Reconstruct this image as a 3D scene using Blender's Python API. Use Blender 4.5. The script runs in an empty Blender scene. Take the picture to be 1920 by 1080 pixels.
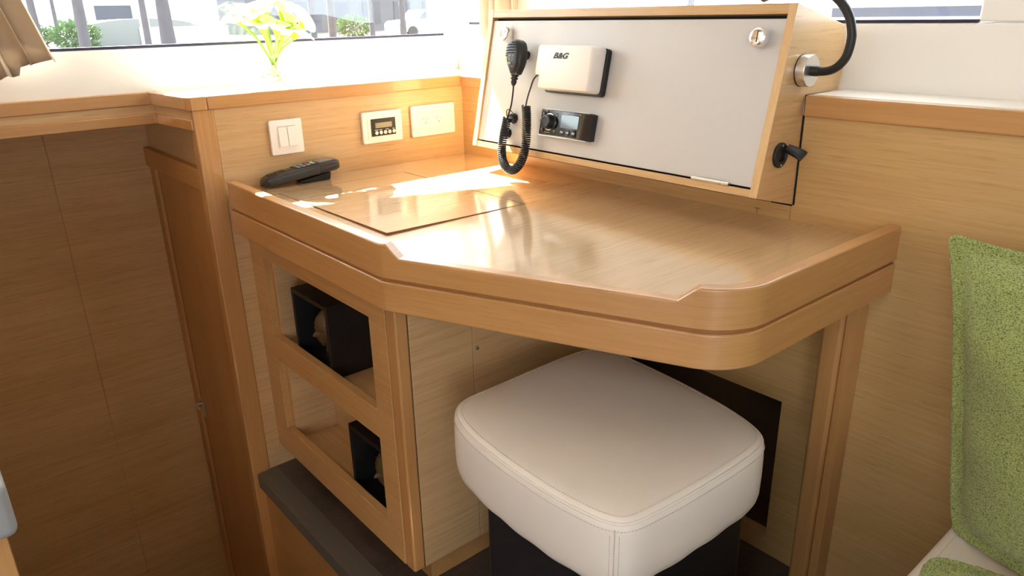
import bpy, bmesh, math, random
from mathutils import Vector, Matrix
random.seed(7)
S = bpy.context.scene
COL = S.collection
V = Vector
PI = math.pi

# ------------------------------------------------------------------ materials
def srgb(r, g, b):
    def f(c):
        c /= 255.0
        return c / 12.92 if c <= .04045 else ((c + .055) / 1.055) ** 2.4
    return (f(r), f(g), f(b), 1.0)

def new_mat(name):
    m = bpy.data.materials.new(name); m.use_nodes = True
    nt = m.node_tree
    b = nt.nodes['Principled BSDF']
    return m, nt, b

def plain(name, col, rough=.5, metal=0.0, spec=.5, coat=0.0, bump=0.0, bscale=400.0, var=0.0, sheen=0.0):
    m, nt, b = new_mat(name)
    b.inputs['Base Color'].default_value = col
    b.inputs['Roughness'].default_value = rough
    b.inputs['Metallic'].default_value = metal
    b.inputs['Specular IOR Level'].default_value = spec
    b.inputs['Coat Weight'].default_value = coat
    b.inputs['Coat Roughness'].default_value = .08
    tc = nt.nodes.new('ShaderNodeTexCoord')
    n = nt.nodes.new('ShaderNodeTexNoise'); n.inputs['Scale'].default_value = bscale; n.inputs['Detail'].default_value = 3
    nt.links.new(tc.outputs['Object'], n.inputs['Vector'])
    if bump:
        bp = nt.nodes.new('ShaderNodeBump'); bp.inputs['Strength'].default_value = bump; bp.inputs['Distance'].default_value = .001
        nt.links.new(n.outputs['Fac'], bp.inputs['Height']); nt.links.new(bp.outputs['Normal'], b.inputs['Normal'])
    if var:
        mx = nt.nodes.new('ShaderNodeMix'); mx.data_type = 'RGBA'
        n2 = nt.nodes.new('ShaderNodeTexNoise'); n2.inputs['Scale'].default_value = bscale * .1; n2.inputs['Detail'].default_value = 4
        nt.links.new(tc.outputs['Object'], n2.inputs['Vector'])
        mx.inputs['A'].default_value = tuple(c * (1 - var) for c in col[:3]) + (1,)
        mx.inputs['B'].default_value = tuple(min(1, c * (1 + var)) for c in col[:3]) + (1,)
        nt.links.new(n2.outputs['Fac'], mx.inputs['Factor']); nt.links.new(mx.outputs['Result'], b.inputs['Base Color'])
    if sheen:
        b.inputs['Sheen Weight'].default_value = sheen
    return m

def wood(name, light, dark, axis, rough=.35, coat=.3, fleck=.35, coatr=.12, along=2.5, across=170.0):
    """veneer or solid timber with fine streaks that run along the given axis"""
    m, nt, b = new_mat(name)
    L = nt.links.new
    tc = nt.nodes.new('ShaderNodeTexCoord')
    def sc(a, c):
        mp = nt.nodes.new('ShaderNodeMapping')
        v = [a if q in axis else c for q in 'xyz']
        mp.inputs['Scale'].default_value = v
        L(tc.outputs['Object'], mp.inputs['Vector']); return mp
    n1 = nt.nodes.new('ShaderNodeTexNoise'); n1.inputs['Scale'].default_value = 1; n1.inputs['Detail'].default_value = 5; n1.inputs['Roughness'].default_value = .6
    L(sc(along, across).outputs['Vector'], n1.inputs['Vector'])
    n2 = nt.nodes.new('ShaderNodeTexNoise'); n2.inputs['Scale'].default_value = 1; n2.inputs['Detail'].default_value = 2
    L(sc(.8, 9).outputs['Vector'], n2.inputs['Vector'])
    n3 = nt.nodes.new('ShaderNodeTexNoise'); n3.inputs['Scale'].default_value = 1; n3.inputs['Detail'].default_value = 1
    L(sc(14, across * 2.2).outputs['Vector'], n3.inputs['Vector'])
    ad = nt.nodes.new('ShaderNodeMath'); ad.operation = 'MULTIPLY_ADD'
    L(n1.outputs['Fac'], ad.inputs[0]); ad.inputs[1].default_value = .6
    m2 = nt.nodes.new('ShaderNodeMath'); m2.operation = 'MULTIPLY'; m2.inputs[1].default_value = .4
    L(n2.outputs['Fac'], m2.inputs[0]); L(m2.outputs[0], ad.inputs[2])
    r = nt.nodes.new('ShaderNodeValToRGB')
    r.color_ramp.elements[0].position = .33; r.color_ramp.elements[0].color = dark
    r.color_ramp.elements[1].position = .62; r.color_ramp.elements[1].color = light
    L(ad.outputs[0], r.inputs['Fac'])
    r3 = nt.nodes.new('ShaderNodeValToRGB')
    r3.color_ramp.elements[0].position = .62; r3.color_ramp.elements[0].color = (0, 0, 0, 1)
    r3.color_ramp.elements[1].position = .72; r3.color_ramp.elements[1].color = (fleck,) * 3 + (1,)
    L(n3.outputs['Fac'], r3.inputs['Fac'])
    mx = nt.nodes.new('ShaderNodeMix'); mx.data_type = 'RGBA'
    L(r3.outputs['Color'], mx.inputs['Factor']); L(r.outputs['Color'], mx.inputs['A'])
    mx.inputs['B'].default_value = (dark[0] * .55, dark[1] * .5, dark[2] * .45, 1)
    L(mx.outputs['Result'], b.inputs['Base Color'])
    b.inputs['Roughness'].default_value = rough
    b.inputs['Coat Weight'].default_value = coat; b.inputs['Coat Roughness'].default_value = coatr
    bp = nt.nodes.new('ShaderNodeBump'); bp.inputs['Strength'].default_value = .05; bp.inputs['Distance'].default_value = .0005
    L(n1.outputs['Fac'], bp.inputs['Height']); L(bp.outputs['Normal'], b.inputs['Normal'])
    return m

VL, VD = (.62, .415, .215, 1), (.50, .31, .138, 1)
SL, SD = (.54, .285, .105, 1), (.45, .222, .072, 1)
M = {}
M['ven_y'] = wood('veneer_along_y', VL, VD, 'y', along=4)
M['ven_x'] = wood('veneer_along_x', VL, VD, 'x', along=4)
M['pas_y'] = wood('passage_veneer', VL, VD, 'y', rough=.5, coat=.05, along=4)
M['frm_x'] = wood('frame_timber', (.56, .325, .13, 1), (.46, .245, .085, 1), 'x', coat=.3, fleck=.15, along=5)
M['pas_z'] = wood('passage_timber', SL, SD, 'z', rough=.55, coat=.05, fleck=.12, along=5)
M['pas_x'] = wood('passage_lintel', SL, SD, 'x', rough=.55, coat=.05, fleck=.12, along=5)
M['ven_r'] = wood('wall_veneer', (.59, .385, .165, 1), (.48, .29, .105, 1), 'x', coat=.15, along=4)
M['ven_z'] = wood('veneer_along_z', VL, VD, 'z', along=4)
M['top_y'] = wood('table_veneer', (.62, .43, .245, 1), (.53, .345, .175, 1), 'y', rough=.3, coat=1, coatr=.09, fleck=.3, along=5)
for n_ in M['top_y'].node_tree.nodes:
    if n_.type == 'BSDF_PRINCIPLED': n_.inputs['Coat IOR'].default_value = 1.8; n_.inputs['Specular IOR Level'].default_value = .9; n_.inputs['Roughness'].default_value = .24
M['sol_x'] = wood('timber_along_x', SL, SD, 'x', rough=.33, coat=.9, fleck=.12, along=5)
M['sol_xy'] = wood('rim_timber', SL, SD, 'xy', rough=.38, coat=.7, coatr=.22, fleck=.15, along=8)
M['sol_y'] = wood('timber_along_y', SL, SD, 'y', rough=.33, coat=.9, fleck=.12, along=5)
M['sol_z'] = wood('timber_along_z', SL, SD, 'z', rough=.33, coat=.9, fleck=.12, along=5)
M['con_x'] = wood('console_veneer', (.61, .40, .19, 1), (.50, .30, .13, 1), 'x', along=5)
M['con_y'] = wood('console_side_veneer', (.61, .40, .19, 1), (.50, .30, .13, 1), 'y', along=5)
M['con_s'] = wood('console_edge', (.66, .45, .235, 1), (.57, .36, .17, 1), 'z', along=5, fleck=.1)
M['floor'] = wood('dark_floor', (.085, .066, .056, 1), (.045, .034, .03, 1), 'y', rough=.4, coat=.2, fleck=.4, along=12, across=150)
M['nosing'] = wood('dark_nosing', (.115, .105, .09, 1), (.085, .076, .066, 1), 'x', rough=.45, coat=.1, fleck=.2, along=6, across=220)
M['gelcoat'] = plain('white_gelcoat', (.87, .85, .80, 1), .3, bump=.02, bscale=30)
M['white_pl'] = plain('white_plastic', (.82, .79, .75, 1), .3)
M['cream_pl'] = plain('cream_plastic', (.80, .76, .71, 1), .38)
M['black_pl'] = plain('black_plastic', (.007, .007, .008, 1), .38, bump=.1, bscale=1500)
M['gloss_bk'] = plain('gloss_black', (.005, .005, .007, 1), .12, coat=.15)
M['rubber'] = plain('black_rubber', (.01, .01, .01, 1), .45)
M['grey_pl'] = plain('dark_grey_plastic', (.035, .034, .033, 1), .5, bump=.1, bscale=1500)
M['shine_bk'] = plain('handset_black', (.03, .028, .026, 1), .22)
M['mid_grey'] = plain('mid_grey', (.25, .25, .25, 1), .5)
M['panel_grey'] = plain('grey_laminate', (.56, .545, .535, 1), .42, bump=.05, bscale=900)
M['chrome'] = plain('chrome', (.85, .85, .86, 1), .12, metal=1)
M['steel'] = plain('brushed_steel', (.72, .70, .67, 1), .3, metal=1)
M['gap'] = plain('gap_shadow', (.035, .016, .008, 1), .8)
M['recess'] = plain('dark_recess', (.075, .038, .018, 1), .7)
M['groove'] = plain('groove_timber', (.30, .12, .035, 1), .6)
M['black_gap'] = plain('black_gap', (.004, .003, .003, 1), .9)
M['leather'] = plain('cream_leatherette', (.76, .70, .63, 1), .45, bump=.25, bscale=1100)
M['blk_leather'] = plain('black_leatherette', (.012, .012, .014, 1), .38, bump=.4, bscale=700)
M['stitch'] = plain('stitch_thread', (.60, .52, .44, 1), .8)
M['lcd'] = plain('lcd_screen', (.30, .28, .17, 1), .3)
M['screen'] = plain('blue_screen', (.10, .16, .20, 1), .08, coat=.8)
M['lime'] = plain('lime_button', (.55, .75, .12, 1), .4)
M['red'] = plain('red_button', (.25, .015, .03, 1), .4)
M['ink'] = plain('black_ink', (.008, .008, .008, 1), .5)
M['whitemark'] = plain('white_marking', (.7, .7, .7, 1), .5)
M['redmark'] = plain('red_scribble', (.25, .03, .015, 1), .8)
M['curtain'] = plain('beige_curtain', (.62, .52, .405, 1), .85, bump=.15, bscale=1400)
def translucent(m, col, amt):
    nt = m.node_tree; b = nt.nodes['Principled BSDF']; o = [n for n in nt.nodes if n.type == 'OUTPUT_MATERIAL'][0]
    t = nt.nodes.new('ShaderNodeBsdfTranslucent'); t.inputs['Color'].default_value = col
    mx = nt.nodes.new('ShaderNodeMixShader'); mx.inputs['Fac'].default_value = amt
    nt.links.new(b.outputs[0], mx.inputs[1]); nt.links.new(t.outputs[0], mx.inputs[2]); nt.links.new(mx.outputs[0], o.inputs['Surface'])
translucent(M['curtain'], (.66, .56, .44, 1), .14)
M['worktop'] = plain('grey_worktop', (.30, .30, .30, 1), .45, var=.06)
M['box_bk'] = plain('black_lacquer', (.006, .006, .006, 1), .45)
M['bronze'] = plain('old_gold', (.11, .07, .028, 1), .5, metal=.3, bump=.6, bscale=250, var=.4)
M['stem'] = plain('green_stem', (.30, .42, .07, 1), .5, var=.25)
M['spathe'] = plain('white_spathe', (.86, .86, .74, 1), .5)
M['throat'] = plain('lime_throat', (.62, .76, .06, 1), .5)
translucent(M['spathe'], (.85, .9, .6, 1), .4); translucent(M['throat'], (.62, .8, .03, 1), .5); translucent(M['stem'], (.3, .45, .05, 1), .2)
M['raffia'] = plain('raffia', (.5, .38, .25, 1), .8)
M['seal'] = plain('dark_window_seal', (.02, .017, .05, 1), .5)
M['trunk'] = plain('tree_bark', (.065, .06, .07, 1), .9, var=.3, bscale=60)
M['leaf'] = plain('leaf_green', (.09, .15, .06, 1), .7, var=.4, bscale=30)
M['boat_w'] = plain('boat_white', (.30, .30, .32, 1), .4)
M['out_grey'] = plain('pale_grey_render', (.085, .09, .105, 1), .8, var=.1, bscale=6)
M['out_dark'] = plain('dark_blue_glass', (.03, .035, .055, 1), .2)
M['out_pale'] = plain('pale_cloth', (.16, .17, .17, 1), .8)
M['quay'] = plain('pale_quay', (.13, .125, .115, 1), .9, var=.15, bscale=8)
M['tyre'] = plain('tyre', (.03, .03, .03, 1), .8)
M['tan_wall'] = plain('tan_wall', (.5, .4, .3, 1), .9)

def glass_pane():
    m = bpy.data.materials.new('window_glass'); m.use_nodes = True
    nt = m.node_tree; nt.nodes.clear()
    o = nt.nodes.new('ShaderNodeOutputMaterial'); mx = nt.nodes.new('ShaderNodeMixShader')
    t = nt.nodes.new('ShaderNodeBsdfTransparent'); g = nt.nodes.new('ShaderNodeBsdfGlossy')
    g.inputs['Roughness'].default_value = .02; t.inputs['Color'].default_value = (.95, .97, .97, 1)
    mx.inputs['Fac'].default_value = .05
    nt.links.new(t.outputs[0], mx.inputs[1]); nt.links.new(g.outputs[0], mx.inputs[2]); nt.links.new(mx.outputs[0], o.inputs['Surface'])
    return m
M['glass'] = glass_pane()
M['vase'] = M['glass']
def towel():
    m, nt, b = new_mat('green_boucle')
    L = nt.links.new
    tc = nt.nodes.new('ShaderNodeTexCoord')
    mp = nt.nodes.new('ShaderNodeMapping'); mp.inputs['Scale'].default_value = (470, 470, 760); mp.inputs['Rotation'].default_value = (0, .5, 0)
    L(tc.outputs['Object'], mp.inputs['Vector'])
    n = nt.nodes.new('ShaderNodeTexNoise'); n.inputs['Scale'].default_value = 1; n.inputs['Detail'].default_value = 3
    L(mp.outputs['Vector'], n.inputs['Vector'])
    r = nt.nodes.new('ShaderNodeValToRGB')
    e = r.color_ramp.elements
    e[0].position = .34; e[0].color = (.075, .10, .01, 1)
    e[1].position = .6; e[1].color = (.40, .46, .15, 1)
    x = e.new(.46); x.color = (.26, .31, .075, 1)
    L(n.outputs['Fac'], r.inputs['Fac']); L(r.outputs['Color'], b.inputs['Base Color'])
    b.inputs['Roughness'].default_value = .95
    b.inputs['Sheen Weight'].default_value = .25
    bp = nt.nodes.new('ShaderNodeBump'); bp.inputs['Strength'].default_value = .9; bp.inputs['Distance'].default_value = .003
    L(n.outputs['Fac'], bp.inputs['Height']); L(bp.outputs['Normal'], b.inputs['Normal'])
    return m
M['green'] = towel()

# ------------------------------------------------------------------ mesh helpers
class MB:
    def __init__(s):
        s.b = bmesh.new()
    def face(s, pts, mi=0):
        f = s.b.faces.new([s.b.verts.new(p) for p in pts]); f.material_index = mi; return f
    def hexa(s, p, mi=0):
        """8 points: bottom ring 0-3, top ring 4-7"""
        v = [s.b.verts.new(q) for q in p]
        for q in ((3, 2, 1, 0), (4, 5, 6, 7), (0, 1, 5, 4), (1, 2, 6, 5), (2, 3, 7, 6), (3, 0, 4, 7)):
            s.b.faces.new([v[i] for i in q]).material_index = mi
        return s
    def box(s, x0, y0, z0, x1, y1, z1, mi=0):
        return s.hexa([(x0, y0, z0), (x1, y0, z0), (x1, y1, z0), (x0, y1, z0), (x0, y0, z1), (x1, y0, z1), (x1, y1, z1), (x0, y1, z1)], mi)
    def prism(s, poly, z0, z1, f=None, mi=0):
        """poly is 2D; f maps (a, b, h) to 3D, the plan by default"""
        f = f or (lambda a, b, h: (a, b, h))
        lo = [s.b.verts.new(f(a, b, z0)) for a, b in poly]; hi = [s.b.verts.new(f(a, b, z1)) for a, b in poly]
        s.b.faces.new(lo[::-1]).material_index = mi; s.b.faces.new(hi).material_index = mi
        n = len(poly)
        for i in range(n):
            j = (i + 1) % n
            s.b.faces.new([lo[i], lo[j], hi[j], hi[i]]).material_index = mi
        return s
    def rings(s, rings, caps=True, closed=False, mi=0):
        R = [[s.b.verts.new(p) for p in r] for r in rings]
        n = len(R[0]); m = len(R)
        for i in range(m if closed else m - 1):
            a, c = R[i], R[(i + 1) % m]
            for k in range(n):
                l = (k + 1) % n
                s.b.faces.new([a[k], a[l], c[l], c[k]]).material_index = mi
        if caps and not closed:
            s.b.faces.new(R[0][::-1]).material_index = mi; s.b.faces.new(R[-1]).material_index = mi
        return s
    def tube(s, path, r, n=10, caps=True, mi=0):
        P = [V(p) for p in path]; out = []
        t0 = (P[1] - P[0]).normalized()
        up = V((0, 0, 1)) if abs(t0.z) < .9 else V((1, 0, 0))
        nn = (up - t0 * up.dot(t0)).normalized()
        for i, p in enumerate(P):
            t = (P[min(i + 1, len(P) - 1)] - P[max(i - 1, 0)]).normalized()
            nn = (nn - t * nn.dot(t)).normalized(); bb = t.cross(nn)
            rr = r[i] if isinstance(r, (list, tuple)) else r
            out.append([p + (nn * math.cos(2 * PI * k / n) + bb * math.sin(2 * PI * k / n)) * rr for k in range(n)])
        return s.rings(out, caps, mi=mi)
    def lathe(s, prof, c, axis=(0, 0, 1), n=32, caps=True, mi=0):
        """prof: (radius, height) pairs"""
        a = V(axis).normalized(); u = a.orthogonal().normalized(); w = a.cross(u); c = V(c)
        return s.rings([[c + a * h + (u * math.cos(2 * PI * k / n) + w * math.sin(2 * PI * k / n)) * max(r, 1e-5) for k in range(n)] for r, h in prof], caps, mi=mi)
    def ball(s, c, r, n=16, m=10, mi=0):
        rx, ry, rz = r if isinstance(r, (tuple, list)) else (r, r, r); c = V(c)
        return s.rings([[c + V((rx * math.sin(t) * math.cos(2 * PI * k / n), ry * math.sin(t) * math.sin(2 * PI * k / n), -rz * math.cos(t))) for k in range(n)]
                        for t in [max(.02, min(PI - .02, PI * i / m)) for i in range(m + 1)]], mi=mi)
    def grid(s, P, mi=0):
        Q = [[s.b.verts.new(p) for p in r] for r in P]
        for i in range(len(Q) - 1):
            for j in range(len(Q[0]) - 1):
                s.b.faces.new([Q[i][j], Q[i][j + 1], Q[i + 1][j + 1], Q[i + 1][j]]).material_index = mi
        return s

def obj(name, mb, mat, parent=None, bevel=0, seg=3, smooth=35, merge=False, subsurf=0, weighted=False):
    if merge:
        bmesh.ops.remove_doubles(mb.b, verts=mb.b.verts, dist=1e-5)
    bmesh.ops.recalc_face_normals(mb.b, faces=mb.b.faces)
    me = bpy.data.meshes.new(name); mb.b.to_mesh(me); mb.b.free()
    for m in (mat if isinstance(mat, (list, tuple)) else [mat]):
        me.materials.append(M[m])
    if smooth:
        for p in me.polygons: p.use_smooth = True
        me.set_sharp_from_angle(angle=math.radians(smooth))
    o = bpy.data.objects.new(name, me); COL.objects.link(o)
    if bevel:
        md = o.modifiers.new('bevel', 'BEVEL'); md.width = bevel; md.segments = seg; md.limit_method = 'ANGLE'; md.angle_limit = math.radians(40); md.harden_normals = True
    if subsurf:
        md = o.modifiers.new('sub', 'SUBSURF'); md.levels = subsurf; md.render_levels = subsurf
    if parent: attach(o, parent)
    if weighted:
        md = o.modifiers.new('weighted', 'WEIGHTED_NORMAL'); md.keep_sharp = True; md.weight = 90
    return o

def world_loc(p):
    q = V((0, 0, 0))
    while p is not None:
        q += p.location; p = p.parent
    return q

def attach(o, parent):
    o.parent = parent
    o.matrix_parent_inverse = Matrix.Translation(-world_loc(parent)) if parent.type == 'EMPTY' else Matrix.Identity(4)

def thing(name, label, cat, loc=(0, 0, 0), group=None):
    o = bpy.data.objects.new(name, None); COL.objects.link(o); o.location = loc; o.empty_display_size = .03
    o['label'] = label; o['category'] = cat
    if group: o['group'] = group
    return o
def tag(o, label, cat, group=None, kind=None):
    o['label'] = label; o['category'] = cat
    if group: o['group'] = group
    if kind: o['kind'] = kind
    return o
def struct(name, mb, mat, label=None, cat=None, bevel=0, **k):
    o = obj(name, mb, mat, None, bevel, **k); o['kind'] = 'structure'
    if label: o['label'] = label
    if cat: o['category'] = cat
    return o
def Bx(*a): return MB().box(*a)

def text(name, body, size, origin, right, up, mat, parent, depth=.0003, shear=0.0, bold=0.0, width=1.0):
    cu = bpy.data.curves.new(name, 'FONT'); cu.body = body; cu.size = size; cu.extrude = depth; cu.shear = shear; cu.offset = bold
    cu.resolution_u = 4
    r = V(right).normalized(); u = V(up).normalized(); n = r.cross(u)
    tmp = bpy.data.objects.new(name + '_c', cu); COL.objects.link(tmp)
    dg = bpy.context.evaluated_depsgraph_get(); dg.update()
    me = bpy.data.meshes.new_from_object(tmp.evaluated_get(dg))
    bpy.data.objects.remove(tmp)
    mt = Matrix(((r.x * width, u.x, n.x, origin[0]), (r.y * width, u.y, n.y, origin[1]), (r.z * width, u.z, n.z, origin[2]), (0, 0, 0, 1)))
    me.transform(mt)
    me.materials.clear(); me.materials.append(M[mat]); me.name = name
    o = bpy.data.objects.new(name, me); COL.objects.link(o)
    if parent: attach(o, parent)
    return o

def catmull(P, n=8):
    P = [V(p) for p in P]; out = []
    for i in range(len(P) - 1):
        p0, p1, p2, p3 = P[max(i - 1, 0)], P[i], P[i + 1], P[min(i + 2, len(P) - 1)]
        for k in range(n):
            t = k / n
            out.append(.5 * ((2 * p1) + (p2 - p0) * t + (2 * p0 - 5 * p1 + 4 * p2 - p3) * t * t + (3 * p1 - p0 - 3 * p2 + p3) * t ** 3))
    out.append(P[-1]); return out

def strip_poly(path, th):
    """closed 2D polygon: the path and its offset by th to the left"""
    P = [V((p[0], p[1])) for p in path]; off = []
    for i, p in enumerate(P):
        ns = []
        if i > 0: d = (P[i] - P[i - 1]).normalized(); ns.append(V((-d.y, d.x)))
        if i < len(P) - 1: d = (P[i + 1] - P[i]).normalized(); ns.append(V((-d.y, d.x)))
        n = sum(ns, V((0, 0))).normalized(); off.append(p + n * (th / max(.3, n.dot(ns[0]))))
    return [tuple(p) for p in P] + [tuple(p) for p in off[::-1]]

# ------------------------------------------------------------------ camera
CAM = V((1.7085, -1.2639, 1.1312))
CAM_ROWS = ((0.64798710, 0.76140518, -0.01936163), (0.25578478, -0.24148693, -0.93608664), (-0.71741680, 0.60161966, -0.35123628))
cd = bpy.data.cameras.new('camera'); cam = bpy.data.objects.new('camera', cd); COL.objects.link(cam)
cd.sensor_width = 36; cd.lens = 1377.535 / 1920 * 36; cd.clip_start = .02; cd.clip_end = 400
r, d, f = [V(q) for q in CAM_ROWS]
cam.matrix_world = Matrix(((r.x, -d.x, -f.x, CAM.x), (r.y, -d.y, -f.y, CAM.y), (r.z, -d.z, -f.z, CAM.z), (0, 0, 0, 1)))
S.camera = cam

# ------------------------------------------------------------------ the setting
TOP = .755
# floor of the saloon, its dark nosing above the stairwell
fl = struct('floor', MB().prism([(0, -.70), (1.06, -.70), (1.06, -1.75), (.40, -1.75), (.40, -3.2), (3.6, -3.2), (3.6, .0), (0, .0)], -.04, 0), 'floor', 'dark wood saloon floor around the chart table', 'floor')
obj('nosing', MB().box(.004, -.727, -.04, 1.06, -.672, .0008), 'nosing', fl, .003)
struct('floor_stairwell', MB().box(-.6, -1.78, -1.06, 1.06, -.66, -1.0), 'floor', 'dark landing at the foot of the stairwell', 'floor')
struct('wall_riser', MB().box(-.03, -.712, -1.0, 1.06, -.69, -.04), 'sol_x', 'brown timber panel under the dark floor edge', 'wall')
struct('wall_stair_end', MB().box(1.03, -1.775, -1.0, 1.055, -.712, -.04), 'ven_y', 'panel closing the stairwell under the saloon floor', 'wall')
# dark passage: end wall with its seam, header panel, lintel and door
struct('wall_passage', MB().box(-.57, -1.76, -1.0, -.55, -.9505, .93).box(-.57, -.949, -1.0, -.55, -.70, .93).box(-.575, -1.0, -1.0, -.5530, -.9, .93), 'pas_y',
       'dark wooden passage wall with a vertical seam below the left ledge', 'wall')
struct('wall_light_block', MB().box(-.57, -1.575, -1.0, .445, -1.55, 2.0).box(.445, -1.575, .7665, 1.03, -1.55, 2.0).box(1.03, -1.575, -1.0, 1.12, -1.55, 2.0), 'ven_x', 'unseen partition added to keep light off the passage', 'wall')  # unseen partition, added to block daylight from the passage
struct('wall_passage_header', MB().box(-.55, -.70, .78, -.02, -.68, .945), 'ven_x', 'shaded veneer panel above the passage door lintel', 'wall')
struct('trim_1', MB().box(-.55, -.716, .743, -.02, -.68, .797), 'pas_x', 'timber lintel over the passage door', 'trim', .004)
struct('trim_2', MB().box(-.55, -.708, -1.0, -.503, -.68, .745), 'pas_z', 'timber jamb beside the passage door', 'trim', .004)
dr = struct('door_1', MB().box(-.497, -.70, -1.0, -.02, -.676, .738), 'pas_z', 'dark wooden passage door beside the column', 'door', .002)
obj('door_gap', MB().box(-.5028, -.699, -1.0, -.4972, -.695, .743).box(-.497, -.699, .738, -.02, -.695, .743), 'black_gap', dr)
hb = MB().box(-.492, -.7035, -.05, -.476, -.70, .02).tube([(-.484, -.7035, .0), (-.484, -.722, .0)], .005).tube([(-.486, -.722, .0), (-.455, -.722, .0)], .0045)
obj('door_handle', hb, 'steel', dr, .0006)
# column at the end of the switch panel
struct('trim_3', MB().box(-.03, -.737, -1.0, .002, -.690, .944), 'sol_z', 'solid timber column between passage and chart table', 'trim', .004)
# switch panel
struct('wall_left', MB().box(-.02, -.690, -.02, 0, .02, .944), 'ven_y', 'light veneer panel that carries the switch plates', 'wall')
# ledges
struct('trim_4', MB().box(-.014, -.7025, .9425, .007, .0, .9715), 'sol_y', 'timber ledge fascia above the switch panel', 'trim', .003)
cap = strip_poly([(.007, -.7035), (.007, -.737), (-.004, -.7465)], -.024)
struct('trim_5', MB().prism(cap, .9425, .9715), 'sol_z', 'timber cap on top of the column', 'trim', .002)
lp = [(-.0045, -.7468), (-.200, -.766), (-.190, -1.7)]
struct('trim_6', MB().prism(strip_poly(lp, -.022), .943, .9725), 'sol_y', 'timber ledge fascia above the passage', 'trim', .003)
lq = [(-.002, -.736), (-.205, -.757), (-.195, -1.7)]
struct('trim_7', MB().prism(strip_poly(lq, -.02), .920, .945), 'ven_y', 'recessed veneer band under the passage ledge', 'trim')
lr = [(-.002, -.742), (-.198, -.760), (-.188, -1.7)]
struct('trim_8', MB().prism(strip_poly(lr, -.02), .8985, .923), 'sol_y', 'lower timber moulding over the passage', 'trim', .003)
struct('ledge_left', MB().prism([(-.24, .16), (-.24, -1.7), (-.208, -1.7), (-.216, -.748), (-.012, -.728), (-.012, .16)], .947, .971).box(-.58, -1.7, .93, -.228, -.68, .955), 'gelcoat', 'white window ledge on the left', 'ledge')
struct('ledge_corner', MB().box(-.012, .010, .93, 1.0, .16, .9695), 'gelcoat', 'white ledge in the corner behind the console', 'ledge')
struct('trim_9', MB().box(.007, -.008, .941, .25, .012, .9695), 'sol_x', 'short timber fascia in the corner left of the console', 'trim', .002)
struct('ledge_right', MB().box(1.026, .006, .95, 2.8, .16, .9835), 'gelcoat', 'white window ledge right of the console', 'ledge')
struct('trim_10', MB().box(1.0265, -.008, .947, 2.8, .014, .9845), 'sol_x', 'timber ledge fascia right of the console', 'trim', .004)
# right wall with the dark cupboard opening under the table
w = MB().box(0, 0, -.02, .45, .02, .947).box(.45, 0, .377, 1.05, .02, .755).box(.45, 0, .755, 1.0, .02, .947).box(.45, 0, -.02, 1.05, .02, .049).box(1.05, 0, -.02, 2.8, .02, .947).box(1.0, 0, .755, 1.05, .02, .784).box(1.0265, 0, .784, 1.05, .02, .947).box(.99, .0025, .784, 1.0265, .02, .947)
struct('wall_right', w, 'ven_r', 'light veneer wall behind table, console and green cushion', 'wall')
struct('wall_recess', MB().box(.43, .12, .0, 1.07, .14, .42).box(.43, .02, .0, .45, .12, .42).box(1.05, .02, .0, 1.07, .12, .42).box(.45, .02, .377, 1.05, .12, .40).box(.45, .02, .02, 1.05, .12, .045),
       'recess', 'dark recess in the wall behind the stool', 'recess')
struct('trim_11', MB().box(.15, -.004, TOP, 1.0205, .0, .782), 'ven_r', 'veneer strip between table and console', 'trim')
mk = MB()
for a, b_ in (((.947, .7655), (.959, .7658)), ((.9535, .7652), (.9525, .7585)), ((.951, .757), (.9535, .7568)), ((.940, .757), (.941, .7566))):
    mk.tube([(a[0], -.0042, a[1]), (b_[0], -.0042, b_[1])], .0006, 6)
obj('red_scribble', mk, 'redmark', bpy.data.objects['trim_11'])
# white linings and windows
ZL, ZR = 1.0705, 1.101
struct('wall_left_lining', MB().box(-.26, -2.0, .94, -.212, .40, ZL), 'gelcoat', 'white lining below the left window', 'wall', .003)
struct('wall_corner_pillar', MB().box(-.30, .098, .94, -.205, .40, 2.0).box(-.30, .15, .94, -.14, .40, 2.0), 'gelcoat', 'white pillar in the corner between the windows', 'wall', .004)
struct('wall_right_lining', MB().box(-.2, .140, .94, 2.8, .20, ZR), 'gelcoat', 'white lining below the right window', 'wall', .005)
struct('wall_right_pillar', MB().box(1.2295, .1425, ZR + .001, 2.8, .20, 2.0), 'gelcoat', 'white pillar at the right end of the right window', 'wall', .005)
struct('wall_left_header', MB().box(-.26, -2.0, 1.75, -.2, .40, 2.0), 'gelcoat', 'white header above the left window', 'wall')
struct('wall_right_header', MB().box(-.2, .14, 1.70, 2.8, .20, 2.0), 'gelcoat', 'white header above the right window', 'wall')
w1 = struct('window_1', MB().box(-.224, -2.0, ZL, -.2125, .098, ZL + .006).box(-.25, -2.0, 1.744, -.2125, .098, 1.75), 'seal', 'long left window looking onto the quay', 'window')
obj('window_pane', MB().box(-.236, -2.0, ZL, -.230, .098, 1.75), 'glass', w1)
w2 = struct('window_2', MB().box(-.14, .141, ZR, 1.2295, .153, ZR + .005).box(-.14, .141, 1.694, 1.2295, .153, 1.70), 'seal', 'right window behind console and gooseneck lamp', 'window')
obj('window_pane', MB().box(-.14, .165, ZR, 1.2295, .171, 1.70), 'glass', w2)
struct('roof_shade_aft', MB().box(3.7, -3.4, 2.0, 6.5, .3, 2.06), 'gelcoat', 'unseen cockpit roof added to shade the aft opening', 'roof')  # unseen roof, added to cut daylight through the aft opening
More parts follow.
